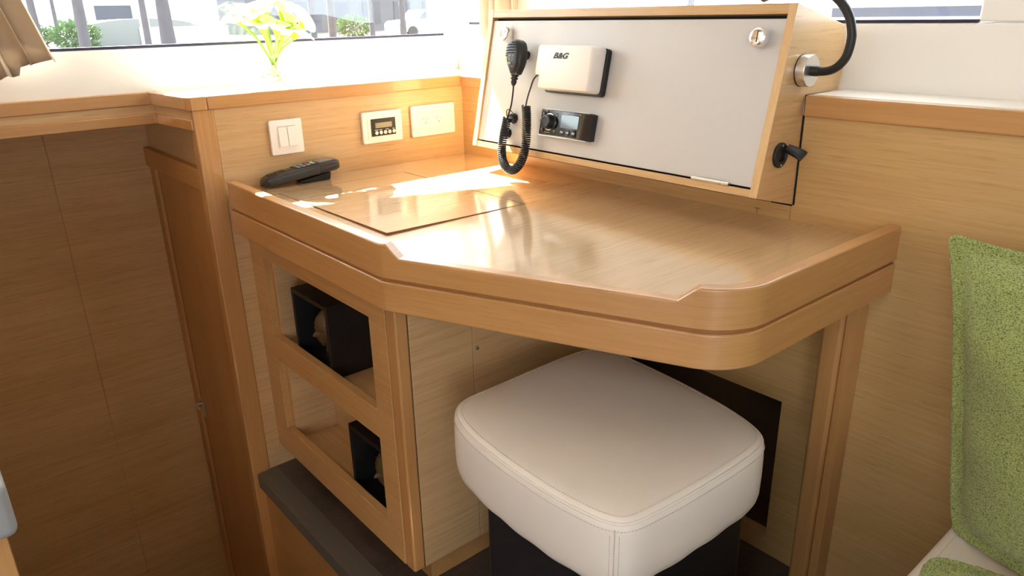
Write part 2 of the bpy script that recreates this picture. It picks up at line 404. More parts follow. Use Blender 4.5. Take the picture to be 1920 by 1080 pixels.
w3 = struct('window_added_hatch', MB().box(1.45, -2.95, 2.0, 1.47, -2.05, 2.06).box(2.33, -2.95, 2.0, 2.35, -2.05, 2.06).box(1.47, -2.95, 2.0, 2.33, -2.93, 2.06).box(1.47, -2.07, 2.0, 2.33, -2.05, 2.06), 'seal', 'unseen ceiling hatch added to light table and stool from above', 'window')  # unseen hatch, added for steeper daylight on table and stool
obj('window_pane', MB().box(1.46, -2.94, 2.045, 2.34, -2.06, 2.051), 'glass', w3)
# rest of the saloon behind the camera, with its openings
struct('ceiling', MB().box(-.26, -3.3, 2.0, 1.45, .20, 2.05).box(2.35, -3.3, 2.0, 3.7, .20, 2.05).box(1.45, -3.3, 2.0, 2.35, -2.95, 2.05).box(1.45, -2.05, 2.0, 2.35, .20, 2.05), 'gelcoat', 'white saloon ceiling', 'ceiling')
struct('wall_front', MB().box(-.26, -3.3, -1.0, 3.7, -3.2, .95).box(-.26, -3.3, 1.75, 3.7, -3.2, 2.0).box(-.26, -3.3, .95, 1.7, -3.2, 1.75).box(3.1, -3.3, .95, 3.6, -3.2, 1.75).box(1.7, -3.3, .95, 3.1, -3.2, 1.25), 'gelcoat', 'white saloon side wall behind the camera', 'wall')
struct('wall_aft', MB().box(3.6, -3.2, -.05, 3.7, -3.1, 2.0).box(3.6, -1.9, -.05, 3.7, .20, 2.0).box(3.6, -3.1, 1.9, 3.7, -1.9, 2.0), 'gelcoat', 'white cockpit bulkhead behind the camera', 'wall')
struct('wall_starboard', MB().box(2.8, 0, -.05, 3.7, .20, 2.0), 'gelcoat', 'white saloon wall beyond the sofa', 'wall')
struct('wall_far_left', MB().box(-.26, -3.2, -1.0, -.2, -1.72, 1.05), 'gelcoat', 'white saloon wall beyond the stairwell', 'wall')
# unseen brow over the left window, edge shaped to bound the sun strip
def brow(y): return -.640 + .33 * (y + .43)
struct('sun_bounding_brow', MB().prism([(-.19, -2.2), (-.19, .4), (brow(.4), .4), (brow(-2.2), -2.2)][::-1], 1.75, 1.80), 'gelcoat', 'unseen coachroof brow outside the left window, shaped to bound the sun strip', 'roof')

# ------------------------------------------------------------------ chart table
ct = thing('chart_table', 'light oak chart table with raised timber rim and square lid flap', 'table', (.6, -.35, 0))
inner = [(.0, -.676), (.685, -.676), (1.158, -.470)]
# outer path of the rim: along x, the diagonal, a round corner, back to the wall
def rim_path():
    P = [(.028, -.695), (.15, -.6946), (.35, -.694), (.55, -.6932), (.66, -.6927), (.690, -.6925)]
    A = V((.690, -.6925)); C = V((1.222, -.465)); dr_ = (C - A).normalized(); L = (C - A).length - .065
    marks = []
    for s_ in (.0105, .012, .022, .034, .0355, .08, .16, .24, .32, .40, .45, .4908, .4935, .506, .5195, .521):
        if s_ < L: P.append(tuple(A + dr_ * s_))
    R = .0986; c = V((1.222 - R, -.40))
    for k in range(0, 15):
        a = math.radians(-66.8 + 66.8 * k / 14); P.append((c.x + R * math.cos(a), c.y + R * math.sin(a)))
    P += [(1.222, -.33), (1.222, -.2), (1.222, -.1), (1.222, 0.0)]
    return P
RIM = rim_path()
A0 = V((.690, -.6925)); DD = (V((1.222, -.465)) - A0).normalized()
def along(p): return (V(p) - A0).dot(DD)
def rim_top(p):
    hi, lo = .783, .7605
    if p[0] < .6901 or p[1] > -.486: return hi
    s_ = along(p)
    def ramp(a, b, t): return max(0, min(1, (t - a) / (b - a)))
    if s_ < .25: return hi - (hi - lo) * ramp(.0115, .035, s_)
    return lo + (hi - lo) * ramp(.4922, .520, s_)
def sweep(path, th, z0, zt, rb=.004, inset=0.0, bot=True):
    P = [V(p) for p in path]; rings = []
    for i, p in enumerate(P):
        ns = []
        if i > 0: d_ = (P[i] - P[i - 1]).normalized(); ns.append(V((-d_.y, d_.x)))
        if i < len(P) - 1: d_ = (P[i + 1] - P[i]).normalized(); ns.append(V((-d_.y, d_.x)))
        n = sum(ns, V((0, 0))).normalized(); k = 1 / max(.5, n.dot(ns[0])); zz = zt(p) if callable(zt) else zt
        prof = []
        b0 = rb * .7
        for t_, z in ((inset, z0 + b0), (inset + b0, z0), (th, z0), (th, zz - .002), (th - .002, zz)):
            prof.append((t_, z))
        for q in range(4):
            a = PI / 2 * q / 3
            prof.append((inset + rb - rb * math.sin(a), zz - rb + rb * math.cos(a)))
        rings.append([(p.x + n.x * k * t_, p.y + n.y * k * t_, z) for t_, z in prof])
    return MB().rings(rings)
obj('fiddle_rail', sweep(RIM, .022, .7215, rim_top), 'sol_xy', ct, smooth=30, weighted=True)
obj('apron_rail', sweep(RIM, .022, .663, .7172), 'sol_xy', ct, smooth=30, weighted=True)
obj('rail_groove', sweep(RIM, .020, .7150, .7235, .001, inset=.005), 'groove', ct, smooth=30)
tp = [(.002, -.676), (.686, -.676), (1.16, -.472), (1.195, -.43), (1.2015, -.39), (1.2015, -.0005), (.002, -.0005)]
obj('tabletop', MB().prism(tp, .728, TOP), 'top_y', ct)
obj('under_board', MB().prism([(.03, -.673), (.686, -.673), (1.15, -.472), (1.198, -.40), (1.198, -.003), (.03, -.003)], .668, .700), 'ven_x', ct)
# lid flap with its gap
gp = MB().box(.1068, -.6092, TOP - .002, .5762, -.2728, TOP + .0002)
obj('lid_gap', gp, 'gap', ct)
LX0, LX1, LY0, LY1 = .109, .5750, -.6080, -.2760
lift = lambda x, y: .0004 + .0040 * ((x - LX0) / (LX1 - LX0)) * ((LY1 - y) / (LY1 - LY0))
nx, ny = 14, 10
lt_ = [[(LX0 + (LX1 - LX0) * i / nx, LY0 + (LY1 - LY0) * j / ny) for i in range(nx + 1)] for j in range(ny + 1)]
lm_ = MB().grid([[(x, y, TOP + lift(x, y)) for x, y in r_] for r_ in lt_])
ld = obj('lid', lm_, 'top_y', ct)
rim_ = [(LX0, LY0), (LX1, LY0), (LX1, LY1), (LX0, LY1)]
le_ = MB()
for k in range(4):
    a_, b_ = V(rim_[k]), V(rim_[(k + 1) % 4])
    le_.grid([[(*a_.lerp(b_, i / 12), TOP - .002) for i in range(13)], [(*a_.lerp(b_, i / 12), TOP - .0001 + lift(*a_.lerp(b_, i / 12))) for i in range(13)]])
obj('lid_edge', le_, 'groove', ld)  # shade on the raised lid's side put into a dark brown colour
sp = MB().box(1.134, -.050, .0, 1.172, -.0005, .668)
obj('support_post', sp, 'sol_z', ct, .008)
obj('post_cheek', MB().box(1.1728, -.043, .0, 1.190, -.0005, .668), 'sol_z', ct, .001)
obj('post_shadow_strip', MB().box(1.1300, -.022, .0, 1.134, -.0005, .668), 'gap', ct)  # dark strip standing in for the shadow line beside the post

# ------------------------------------------------------------------ open cupboard under the table
bc = thing('open_cupboard', 'open two-shelf oak cupboard below the left end of the chart table', 'cupboard', (.33, -.4, 0))
def frame(x0, x1, z0, z1, holes, y0, y1):
    """face frame: stiles and rails round the holes (x, x, z, z)"""
    mb = MB(); hx0, hx1 = holes[0][0], holes[0][1]
    xs = [x0, hx0, hx1, x1]; zs = [z0] + [z for h in holes for z in (h[2], h[3])] + [z1]
    V2 = {}
    def vv(i, j, y):
        k = (i, j, y)
        if k not in V2: V2[k] = mb.b.verts.new((xs[i], y, zs[j]))
        return V2[k]
    hol = {(1, 2 * h + 1) for h in range(len(holes))}
    for i in range(3):
        for j in range(len(zs) - 1):
            if (i, j) in hol:
                mb.b.faces.new([vv(i, j, y0), vv(i, j, y1), vv(i + 1, j, y1), vv(i + 1, j, y0)])
                mb.b.faces.new([vv(i, j + 1, y0), vv(i, j + 1, y1), vv(i + 1, j + 1, y1), vv(i + 1, j + 1, y0)])
                mb.b.faces.new([vv(i, j, y0), vv(i, j, y1), vv(i, j + 1, y1), vv(i, j + 1, y0)])
                mb.b.faces.new([vv(i + 1, j, y0), vv(i + 1, j, y1), vv(i + 1, j + 1, y1), vv(i + 1, j + 1, y0)])
                continue
            for y in (y0, y1):
                mb.b.faces.new([vv(i, j, y), vv(i + 1, j, y), vv(i + 1, j + 1, y), vv(i, j + 1, y)])
    n = len(zs) - 1
    for i in range(3):
        for j in (0, n): mb.b.faces.new([vv(i, j, y0), vv(i, j, y1), vv(i + 1, j, y1), vv(i + 1, j, y0)])
    for j in range(n):
        for i in (0, 3): mb.b.faces.new([vv(i, j, y0), vv(i, j, y1), vv(i, j + 1, y1), vv(i, j + 1, y0)])
    return mb
obj('face_frame', frame(.001, .622, .066, .6672, [(.0725, .5615, .143, .3405), (.0725, .5615, .4045, .6025)], -.655, -.636), 'frm_x', bc, .0015, 2)
obj('corner_post', MB().box(.6238, -.655, .0655, .657, -.628, .6672), 'sol_z', bc, .005)
obj('stile_gap', MB().box(.6218, -.652, .067, .6242, -.64, .667), 'gap', bc)
obj('carcass', MB().box(.06, -.636, .095, .62, -.515, .110).box(.06, -.636, .355, .62, -.515, .372).box(.06, -.636, .65, .62, -.515, .665).box(.06, -.525, .095, .62, -.515, .665)
    , 'ven_x', bc)
obj('carcass_side', MB().box(.06, -.636, .095, .088, -.5255, .665), 'ven_y', bc)
obj('carcass_side', MB().box(.60, -.636, .095, .62, -.5255, .665), 'ven_y', bc)
sd = obj('side_panel', MB().box(.636, -.6262, .066, .655, -.4842, .6672), 'ven_y', bc, .001)
dp = obj('side_door', MB().box(.636, -.4832, .066, .655, -.003, .6672), 'ven_y', bc, .001)
obj('panel_gap', MB().box(.636, -.6285, .066, .652, -.6255, .667).box(.636, -.4845, .066, .6535, -.4828, .667), 'gap', bc)
obj('knob', MB().lathe([(.0, 0), (.0025, 0), (.002, .002), (.0035, .003), (.0035, .005), (.0, .006)], (.655, -.476, .515), (1, 0, 0), 14), 'steel', dp)
obj('plinth', MB().box(.02, -.600, .001, .632, -.003, .0655), 'sol_x', bc)

# black shadow boxes with a sculpted head, one on each shelf
def head_mesh(c, s):
    """head in relief: cap of curls, brow, nose, lips, chin and neck, facing -y"""
    mb = MB(); c = V(c); N, Mm = 28, 30; rings = []
    for i in range(Mm + 1):
        t = i / Mm; z = -1 + 2 * t
        ring = []
        for k in range(N):
            a = 2 * PI * k / N; front = max(0, -math.sin(a)) ; side = math.cos(a)
            rr = math.sqrt(max(0.0, 1 - abs(z) ** 2.4))
            wx = .62 * rr * (1 if z > -.1 else 1 - .38 * ((-.1 - z) / .9) ** 1.3); wy = .72 * rr
            x = wx * math.cos(a); y = wy * math.sin(a)
            if front > 0:
                w_ = max(0, 1 - (side / .22) ** 2) * front
                def bump(z0, s_): return math.exp(-((z - z0) / s_) ** 2)
                y -= w_ * (.20 * bump(-.22, .10) + .12 * bump(-.08, .12) + .07 * bump(-.47, .05) + .07 * bump(-.58, .05) + .10 * bump(-.86, .12) - .05 * bump(-.52, .03))
                e = max(0, 1 - ((abs(side) - .42) / .18) ** 2) * front
                y += e * (.10 * bump(.0, .09)) - e * .06 * bump(-.02, .035)
                y -= front * .05 * bump(.14, .06)
            if z > .25:
                q = .045 * (math.sin(a * 9 + (i % 2) * PI) * math.sin(z * 26)); x *= 1 + q + .05; y *= 1 + q + .05
            ring.append(c + V((x, y, z + (.05 if z > .9 else 0))) * s)
        rings.append(ring)
    mb.rings(rings)
    mb.ball(c + V((0, .05, 1.0)) * s, (.26 * s, .26 * s, .24 * s), 12, 8)
    mb.lathe([(.40 * s, -1.28 * s), (.34 * s, -1.0 * s), (.32 * s, -.7 * s)], c + V((0, .1 * s, 0)), n=18)
    for sx in (-1, 1):
        mb.ball(c + V((sx * .60 * s, .08 * s, -.15 * s)), (.07 * s, .12 * s, .30 * s), 8, 8)
    return mb
def shadow_box(x0, x1, z0, z1, label, hx):
    t = thing('shadow_box', label, 'ornament', ((x0 + x1) / 2, -.58, z0), 'black boxes holding a head sculpture')
    y0, y1, w_ = -.632, -.528, .011
    obj('case', MB().box(x0, y0, z0, x0 + w_, y1, z1).box(x1 - w_, y0, z0, x1, y1, z1).box(x0 + w_, y0, z1 - w_, x1 - w_, y1, z1).box(x0 + w_, y0, z0, x1 - w_, y1, z0 + w_).box(x0 + w_, y1 - .008, z0 + w_, x1 - w_, y1, z1 - w_), 'box_bk', t, .0008, 1)
    h = obj('head_sculpture', head_mesh((hx, -.588, (z0 + z1) / 2 + .002), .046), 'bronze', t, smooth=80)
    h['label'] = 'old gold head sculpture'
    obj('stand', MB().lathe([(.024, 0), (.022, .008), (.014, .015), (.014, .024)], (hx, -.582, z0 + w_), n=18), 'box_bk', t)
shadow_box(.157, .333, .3722, .546, 'black open-fronted box with a gold head inside, on the upper cupboard shelf', .247)
shadow_box(.378, .556, .1102, .284, 'black open-fronted box with a gold head inside, on the lower cupboard shelf', .474)

# ------------------------------------------------------------------ instrument console
FB = V((0, -.1268, .8173)); UU = V((0, .2132, .977)).normalized(); NN = V((0, -.977, .2132)).normalized()
def pc(x, u, n=0.0): return V((x, 0, 0)) + FB + UU * u + NN * n
def cbox(mb, x0, x1, u0, u1, n0, n1, mi=0):
    return mb.hexa([pc(x0, u0, n1), pc(x1, u0, n1), pc(x1, u0, n0), pc(x0, u0, n0), pc(x0, u1, n1), pc(x1, u1, n1), pc(x1, u1, n0), pc(x0, u1, n0)], mi)
SIDE = [(-.1268, .8173), (-.0571, 1.1369), (.111, 1.0986), (.1275, 1.030), (.1156, .9705), (-.0005, .9705), (-.0005, .7845)]
con = thing('instrument_console', 'tilted oak instrument console with a grey flap on the right wall', 'console', (.615, -.05, .785))
yz = lambda a, b, h: (h, a, b)
SIDE2 = [(-.1268, .8173), (-.0571, 1.1369), (.111, 1.0986), (.1275, 1.030), (.1156, .9848), (-.0005, .9848), (-.0005, .7845)]
obj('side_board', MB().prism(SIDE2, 1.0080, 1.0230, yz), 'con_y', con, .001)
obj('side_board', MB().prism(SIDE, .2085, .2235, yz), 'con_y', con, .001)
for a_, b_ in ((1.0080, 1.0232), (.2083, .2235)):
    fe = MB(); cbox(fe, a_, b_, .0, .3271, -.001, .0008); obj('edge_band', fe, 'con_s', con)
u3 = V((0, .111, 1.0986)) - V((0, -.0571, 1.1369)); u3.normalize()
dn = V((0, u3.z, -u3.y)) * .017
def slab(p0, p1, t_, x0, x1):
    p0, p1 = V(p0), V(p1)
    return MB().hexa([V((x, 0, 0)) + q for q_, x_ in ((0, 0),) for q, x in ((p0 + t_, x0), (p0 + t_, x1), (p1 + t_, x1), (p1 + t_, x0), (p0, x0), (p0, x1), (p1, x1), (p1, x0))])
obj('top_board', slab((0, -.0571, 1.1369), (0, .111, 1.0986), dn, .2235, 1.008), 'con_x', con)
bb = V((0, -.0005, .7845)); bf = V((0, -.1268, .8173)); ub = V((0, .034, .12)).normalized() * .0145
obj('bottom_board', slab(bf + UU * .0135, bb + V((0, 0, .0145)), -UU * .0135, .2235, 1.008), 'con_x', con)
obj('back_board', MB().box(.2235, .09, .985, 1.008, .098, 1.095), 'con_x', con)
obj('console_gap', MB().box(1.0231, -.0006, .784, 1.0264, .0024, .9469).box(1.0231, -.0006, .9469, 1.0264, .0058, .984).hexa([(.98, -.0035, .7822), (1.0228, -.0035, .7822), (1.0228, -.0006, .7822), (.98, -.0006, .7822), (.98, -.0035, .7845), (1.0228, -.0035, .7845), (1.0228, -.0006, .7845), (.98, -.0006, .7845)]), 'black_gap', con)
fp = MB(); cbox(fp, .2245, 1.0070, .0170, .3030, -.016, -.004)
fpo = obj('front_panel', fp, 'panel_grey', con, .0008, 1); fpo['label'] = 'grey laminate flap'
gb = MB(); cbox(gb, .2235, 1.008, .0135, .3105, -.020, -.017); obj('panel_gap', gb, 'black_gap', con)
hg = MB()
for a, b_ in ((.8815, .893), (.8935, .947), (.9475, .963)):
    hg.tube([pc(a, .0162, -.001), pc(b_, .0162, -.001)], .0042, 12)
obj('hinge', hg, 'steel', fpo)
def lock(x, u, tilt=0):
    mb = MB().lathe([(.0165, -.004), (.0165, .006), (.0150, .012), (.0120, .0135), (.0105, .0125), (.0, .0125)], pc(x, u), NN, 32)
    o = obj('button_lock', mb, 'chrome', fpo)
    c_ = math.cos(tilt); s_ = math.sin(tilt)
    a = pc(x, u, .0127); d_ = (UU * c_ + V((1, 0, 0)) * s_) * .0085
    obj('slot', MB().tube([a - d_, a + d_], .0008, 6), 'ink', o)
lock(.9665, .2705); lock(.2880, .2700, .5)
# scratches of lettering are not readable on the locks, so none are built

# chart-plotter sun cover
pl = thing('plotter_cover', 'white sun cover over a display on the grey console panel', 'cover', pc(.53, .15, -.004))
def rrect(x0, x1, u0, u1, r_, n=5):
    P = []
    for cx, cy, a0 in ((x1 - r_, u1 - r_, 0), (x0 + r_, u1 - r_, 90), (x0 + r_, u0 + r_, 180), (x1 - r_, u0 + r_, 270)):
        for k in range(n + 1):
            a = math.radians(a0 + 90 * k / n); P.append((cx + r_ * math.cos(a), cy + r_ * math.sin(a)))
    return P
def prr(n_): return lambda a, b_, h: pc(a, b_, h)
cv = MB()
def cover_ring(n_, ins):
    x0, x1, u0, u1 = .4445 + ins, .6215 - ins, .1500 + ins * .6, .2455 - ins * .5
    r_ = .008
    P = rrect(x0, x1, u0, u1, r_)
    # lower left notch: replace the lower-left corner by a stepped cut
    out = []
    for (x, u) in P:
        if x < x0 + .012 and u < u0 + .012:
            continue
        out.append((x, u))
    k = next(i for i, (x, u) in enumerate(out) if x < x0 + .001 and u > u0 + .05) 
    i0 = max(i for i, (x, u) in enumerate(out) if x < x0 + .02 and u > u0 + .05)
    cut = [(x0, u0 + .031), (x0 + .002, u0 + .0285), (x0 + .0125, u0 + .0285), (x0 + .0145, u0 + .027), (x0 + .0145, u0 + .004), (x0 + .0175, u0)]
    out = out[:i0 + 1] + cut + out[i0 + 1:]
    return [pc(x, u, n_) for x, u in out]
cv.rings([cover_ring(.006, 0), cover_ring(.030, .002), cover_ring(.040, .004), cover_ring(.0425, .0065), cover_ring(.0435, .010)])
cvo = obj('cover', cv, 'cream_pl', pl, smooth=50)
obj('display_bezel', MB().prism(rrect(.4525, .6275, .1460, .2440, .008), -.003, .009, lambda a, b_, h: pc(a, b_, h)), 'black_pl', pl, .001)
text('logo', 'B&G', .0165, pc(.5020, .2155, .0437), (1, 0, 0), UU, 'ink', cvo, .0003, .35, .0007, 1.36)

# fist microphone with its coiled cord
mic = thing('radio_microphone', 'black fist microphone with a coiled cord on the grey console panel', 'microphone', pc(.372, .18, 0))
def sup(c, ax, ay, hx, hy, e=2.6, n=24):
    out = []
    for k in range(n):
        a = 2 * PI * k / n; ca, sa = math.cos(a), math.sin(a)
        out.append(V(c) + V(ax) * (hx * math.copysign(abs(ca) ** (2 / e), ca)) + V(ay) * (hy * math.copysign(abs(sa) ** (2 / e), sa)))
    return out
ux = V((1, 0, 0))
secs = [(.2545, .009, .006), (.2530, .017, .011), (.2480, .0235, .0145), (.2380, .0265, .0162), (.2220, .0275, .0165), (.2080, .0260, .0160), (.1960, .0220, .0145), (.1860, .0170, .0120), (.1790, .0140, .0100), (.1765, .010, .007)]
mbd = MB().rings([sup(pc(.3700 - .010 * (u - .178) / .07, u, .0285), ux, NN, hx, hy, 3.2) for u, hx, hy in secs])
mbo = obj('body', mbd, 'black_pl', mic, smooth=60)
obj('mounting_clip', MB().lathe([(.010, -.004), (.010, .006), (.006, .014)], pc(.364, .225), NN, 18), 'black_pl', mic)
gr = MB()
for k, (u, a, b_) in enumerate(((.2475, .350, .374), (.2415, .3425, .379), (.2350, .3395, .380), (.2285, .3385, .379), (.2225, .3390, .377))):
    cx = (a + b_) / 2 + .002; h = (b_ - a) / 2
    gr.tube([pc(cx - h * .9, u - .001, .0447 - .004 * (1 if k == 0 else .2)), pc(cx, u + .0006, .0462), pc(cx + h * .75, u + .001, .0447)], .0011, 6)
obj('speaker_grille', gr, 'gloss_bk', mbo)
bt = MB(); 
for (x, u, w_, h_) in ((.3455, .2165, .0022, .0018), (.3585, .2170, .0042, .0016), (.3715, .2170, .0018, .0016), (.3590, .2085, .003, .0022), (.3710, .2085, .0018, .0014), (.3600, .2005, .0062, .0018), (.372, .1935, .0035, .0006)):
    cbox(bt, x - w_, x + w_, u - h_, u + h_, .0435, .0457)
obj('buttons', bt, 'mid_grey', mbo, .0004, 1)
lb = MB(); cbox(lb, .3430, .3505, .2058, .2112, .0430, .0453); obj('lime_button', lb, 'lime', mbo, .0006, 1)
obj('strain_relief', MB().lathe([(.0095, .012), (.0095, .008), (.007, .0075), (.007, .005), (.0088, .0045), (.0088, .001), (.0062, .0), (.0062, -.003), (.0072, -.0035), (.0055, -.010), (.003, -.014)], pc(.3645, .1655, .0265), UU, 18), 'rubber', mic)
w1_ = catmull([pc(.3635, .158, .026), pc(.3615, .138, .022), pc(.3570, .110, .018), pc(.3500, .088, .016), pc(.3465, .0755, .016)], 8)
w2_ = catmull([pc(.4380, .184, .018), pc(.4250, .172, .020), pc(.4175, .150, .020), pc(.4120, .1265, .020), pc(.4105, .108, .020)], 8)
cpath = catmull([pc(.3475, .0775, .017), pc(.3478, .058, .019), pc(.3478, .036, .021), pc(.3508, .010, .023), pc(.3590, -.012, .026), pc(.3740, -.030, .028), pc(.3930, -.039, .028), pc(.4110, -.036, .027),
                 pc(.4245, -.022, .026), pc(.4325, .000, .025), pc(.4335, .026, .024), pc(.4285, .056, .023), pc(.4205, .084, .021), pc(.4115, .110, .020)], 14)
# helix round the path
Ls = [0.0]
for i in range(1, len(cpath)): Ls.append(Ls[-1] + (cpath[i] - cpath[i - 1]).length)
def at_len(s_):
    i = 1
    while i < len(Ls) - 1 and Ls[i] < s_: i += 1
    t = (s_ - Ls[i - 1]) / max(1e-9, Ls[i] - Ls[i - 1]); return cpath[i - 1].lerp(cpath[i], t), (cpath[i] - cpath[i - 1]).normalized()
turns = int(Ls[-1] / .0049); hel = []
for k in range(turns * 14 + 1):
    s_ = Ls[-1] * k / (turns * 14); p, t = at_len(min(s_, Ls[-1] - 1e-6))
    n_ = (NN - t * NN.dot(t)).normalized(); b_ = t.cross(n_); a = 2 * PI * k / 14
    R_ = .0090
    hel.append(p + (n_ * math.cos(a) + b_ * math.sin(a)) * R_)
cd_ = MB().tube(w1_, .0019, 8).tube(w2_, .0019, 8).tube(hel, .0020, 7)
obj('coiled_cord', cd_, 'rubber', mic)

# two small capped sockets left of the cord
def cap_socket(x, u, label, strap):
    t = thing('socket_cap', label, 'socket', pc(x, u, -.004), 'capped sockets on the grey console panel')
    o = obj('cap', MB().lathe([(.0125, -.006), (.0125, .001), (.0105, .0015), (.0105, .009), (.009, .0105), (.0, .0105)], pc(x, u), NN, 8), 'rubber', t, .0006, 1)
    m_ = MB(); cbox(m_, x - .005, x + .005, u - .0022, u + .0022, .010, .0112); obj('emblem', m_, 'mid_grey', o)
    if strap:
        obj('strap', MB().tube(catmull([pc(x + .002, u + .012, .006), pc(x - .010, u + .019, .008), pc(x - .022, u + .015, .006), pc(x - .027, u + .003, -.002)], 6), .0012, 6), 'rubber', t)
cap_socket(.3510, .0790, 'small black capped socket with a strap, just above the loop of coiled cord', True)
cap_socket(.3355, .0425, 'small black capped socket half hidden behind the lower coiled cord', False)

# marine stereo
st = thing('marine_stereo', 'black marine stereo with knob and small screen on the grey panel', 'stereo', pc(.54, .05, -.004))
def stw(x): return .018 - .010 * max(0, (x - .602) / .017) ** 2
rings = []
for x in (.4640, .4660, .472, .50, .54, .58, .600, .608, .614, .6175):
    n_ = .019 + .003 * math.sin(PI * (x - .464) / .153)
    if x > .60: n_ -= .006 * ((x - .60) / .0175) ** 1.6
    if x < .467: n_ -= .002
    rings.append([pc(x, .0535, -.003), pc(x, .0525, n_ - .004), pc(x, .0545, n_), pc(x, .1075, n_), pc(x, .1092, n_ - .004), pc(x, .1085, -.003)])
sto = obj('stereo_body', MB().rings(rings), 'gloss_bk', st, smooth=30)
tr_ = MB(); cbox(tr_, .4640, .6100, .0508, .0525, -.003, .0175); cbox(tr_, .4640, .6100, .1093, .1106, -.003, .0145); obj('side_trim', tr_, 'steel', sto, .0006, 1)
ko = obj('control_knob', MB().lathe([(.0165, .017), (.0165, .028), (.0135, .036), (.011, .0365), (.0095, .0352), (.0, .0350)], pc(.4985, .0820), NN, 36), 'black_pl', st)
obj('knob_ring', MB().lathe([(.0185, .018), (.0185, .0232), (.0172, .0232), (.0172, .018)], pc(.4985, .0820), NN, 36), 'chrome', ko)
sc_ = MB(); cbox(sc_, .5345, .5875, .0730, .1010, .019, .0229); obj('screen', sc_, 'screen', st, .0004, 1)
for x in (.5420, .5595, .5770):
    bo = obj('track_button', MB().lathe([(.0062, .019), (.0062, .0226), (.0055, .0232), (.0, .0232)], pc(x, .0640), NN, 20), 'black_pl', st)
    sy = MB()
    def tri(x_, s_, d_):
        sy.hexa([pc(x_, .0640 - s_, .0231), pc(x_, .0640 + s_, .0231), pc(x_ + d_, .0641, .0231), pc(x_ + d_, .0639, .0231), pc(x_, .0640 - s_, .0236), pc(x_, .0640 + s_, .0236), pc(x_ + d_, .0641, .0236), pc(x_ + d_, .0639, .0236)])
    if x < .55:
        tri(x + .0005, .0022, -.003); tri(x + .0035, .0022, -.003); cbox(sy, x - .0036, x - .0028, .0618, .0662, .0231, .0236)
    elif x < .57:
        tri(x - .0032, .0022, .0035); cbox(sy, x + .0008, x + .0016, .0618, .0662, .0231, .0236); cbox(sy, x + .0024, x + .0032, .0618, .0662, .0231, .0236)
    else:
        tri(x - .0035, .0022, .003); tri(x - .0005, .0022, .003); cbox(sy, x + .0028, x + .0036, .0618, .0662, .0231, .0236)
    obj('symbol', sy, 'whitemark', bo)
for nm, x, u, m_ in (('power_button', .4760, .0640, 'red'), ('mute_button', .5165, .0635, 'mid_grey'), ('menu_button', .5190, .0985, 'mid_grey'), ('source_button', .4760, .0985, 'mid_grey'), ('sound_button', .4710, .082, 'mid_grey')):
    bo = obj(nm, MB().lathe([(.0050, .018), (.0050, .0212), (.0044, .0218), (.0, .0218)], pc(x, u), NN, 18), 'black_pl', st)
    e_ = MB(); cbox(e_, x - .0014, x + .0014, u - .0018, u + .0018, .0215, .0222); obj('symbol', e_, m_, bo)
text('lettering', 'FUSION', .0056, pc(.5355, .1030, .0224), (1, 0, 0), UU, 'whitemark', sto, .0001, .25, .0001)
e_ = MB(); cbox(e_, .573, .591, .1034, .1052, .0205, .0226); obj('label_bar', e_, 'mid_grey', sto)
e_ = MB(); cbox(e_, .487, .5035, .0582, .0594, .0205, .0224); obj('label_bar', e_, 'mid_grey', sto)

# gooseneck lamp on the console's right side
gl = thing('gooseneck_lamp', 'black gooseneck lamp on a round steel base on the console side', 'lamp', (1.0232, -.0215, 1.027))
obj('lamp_base', MB().lathe([(.0268, .0), (.0268, .0165), (.0262, .0175), (.0, .0175)], (1.0236, -.0215, 1.0270), (1, 0, 0), 40), 'steel', gl)
obj('base_gasket', MB().lathe([(.0275, -.0002), (.0275, .0012)], (1.0232, -.0215, 1.0270), (1, 0, 0), 40), 'rubber', gl)
arm = catmull([(1.036, -.0215, 1.0272), (1.0575, -.0215, 1.0266), (1.0759, -.0215, 1.0300), (1.0887, -.0215, 1.0385), (1.0984, -.0215, 1.053), (1.1025, -.0215, 1.074), (1.1017, -.0215, 1.0921), (1.0939, -.0215, 1.115), (1.0797, -.0215, 1.1340), (1.060, -.0215, 1.149), (1.035, -.0215, 1.160), (1.005, -.0215, 1.166), (.975, -.0215, 1.166)], 8)
obj('gooseneck', MB().tube(arm, .0073, 16), 'rubber', gl)
obj('collar', MB().lathe([(.0088, 0), (.0088, .012), (.0078, .014)], (1.0405, -.0215, 1.0270), (1, 0, 0), 20), 'rubber', gl)
obj('lamp_head', MB().lathe([(.0085, 0), (.014, .012), (.0165, .045), (.0150, .046), (.010, .030), (.0, .030)], (.976, -.0215, 1.1660), (-1, 0, -.25), 24), 'rubber', gl)
# 12-volt socket with open flap
so = thing('power_socket', 'round black power socket with its flap open, on the console side', 'socket', (1.023, -.066, .885))
obj('socket_plate', MB().lathe([(.0225, 0), (.0225, .003), (.020, .0050), (.0140, .0052), (.0135, .0042), (.0115, .0042), (.0115, -.004), (.0, -.004)], (1.0232, -.0660, .8856), (1, 0, 0), 32), 'rubber', so)
for dy, dz in ((.0, .0172), (-.0, -.0172)):
    obj('screw', MB().lathe([(.0022, .0044), (.0022, .0058), (.0, .0060)], (1.0232, -.0660 + dy, .8856 + dz), (1, 0, 0), 12), 'steel', so)
flp = []
for i in range(9):
    t = i / 8; c_ = V((1.0285 + .030 * t + .004 * math.sin(PI * t), -.0520 + .006 * t, .8965 - .012 * t)); w_ = .0085 + .0045 * math.sin(PI * min(1, t * 1.1) * .5); h_ = .0045 - .002 * t
    flp.append(sup(c_, V((.0, .90, .43)).normalized(), V((.42, -.40, .82)).normalized(), w_ * .95, h_ * 1.3, 3.5, 16))
obj('flap', MB().rings(flp), 'rubber', so, smooth=50)

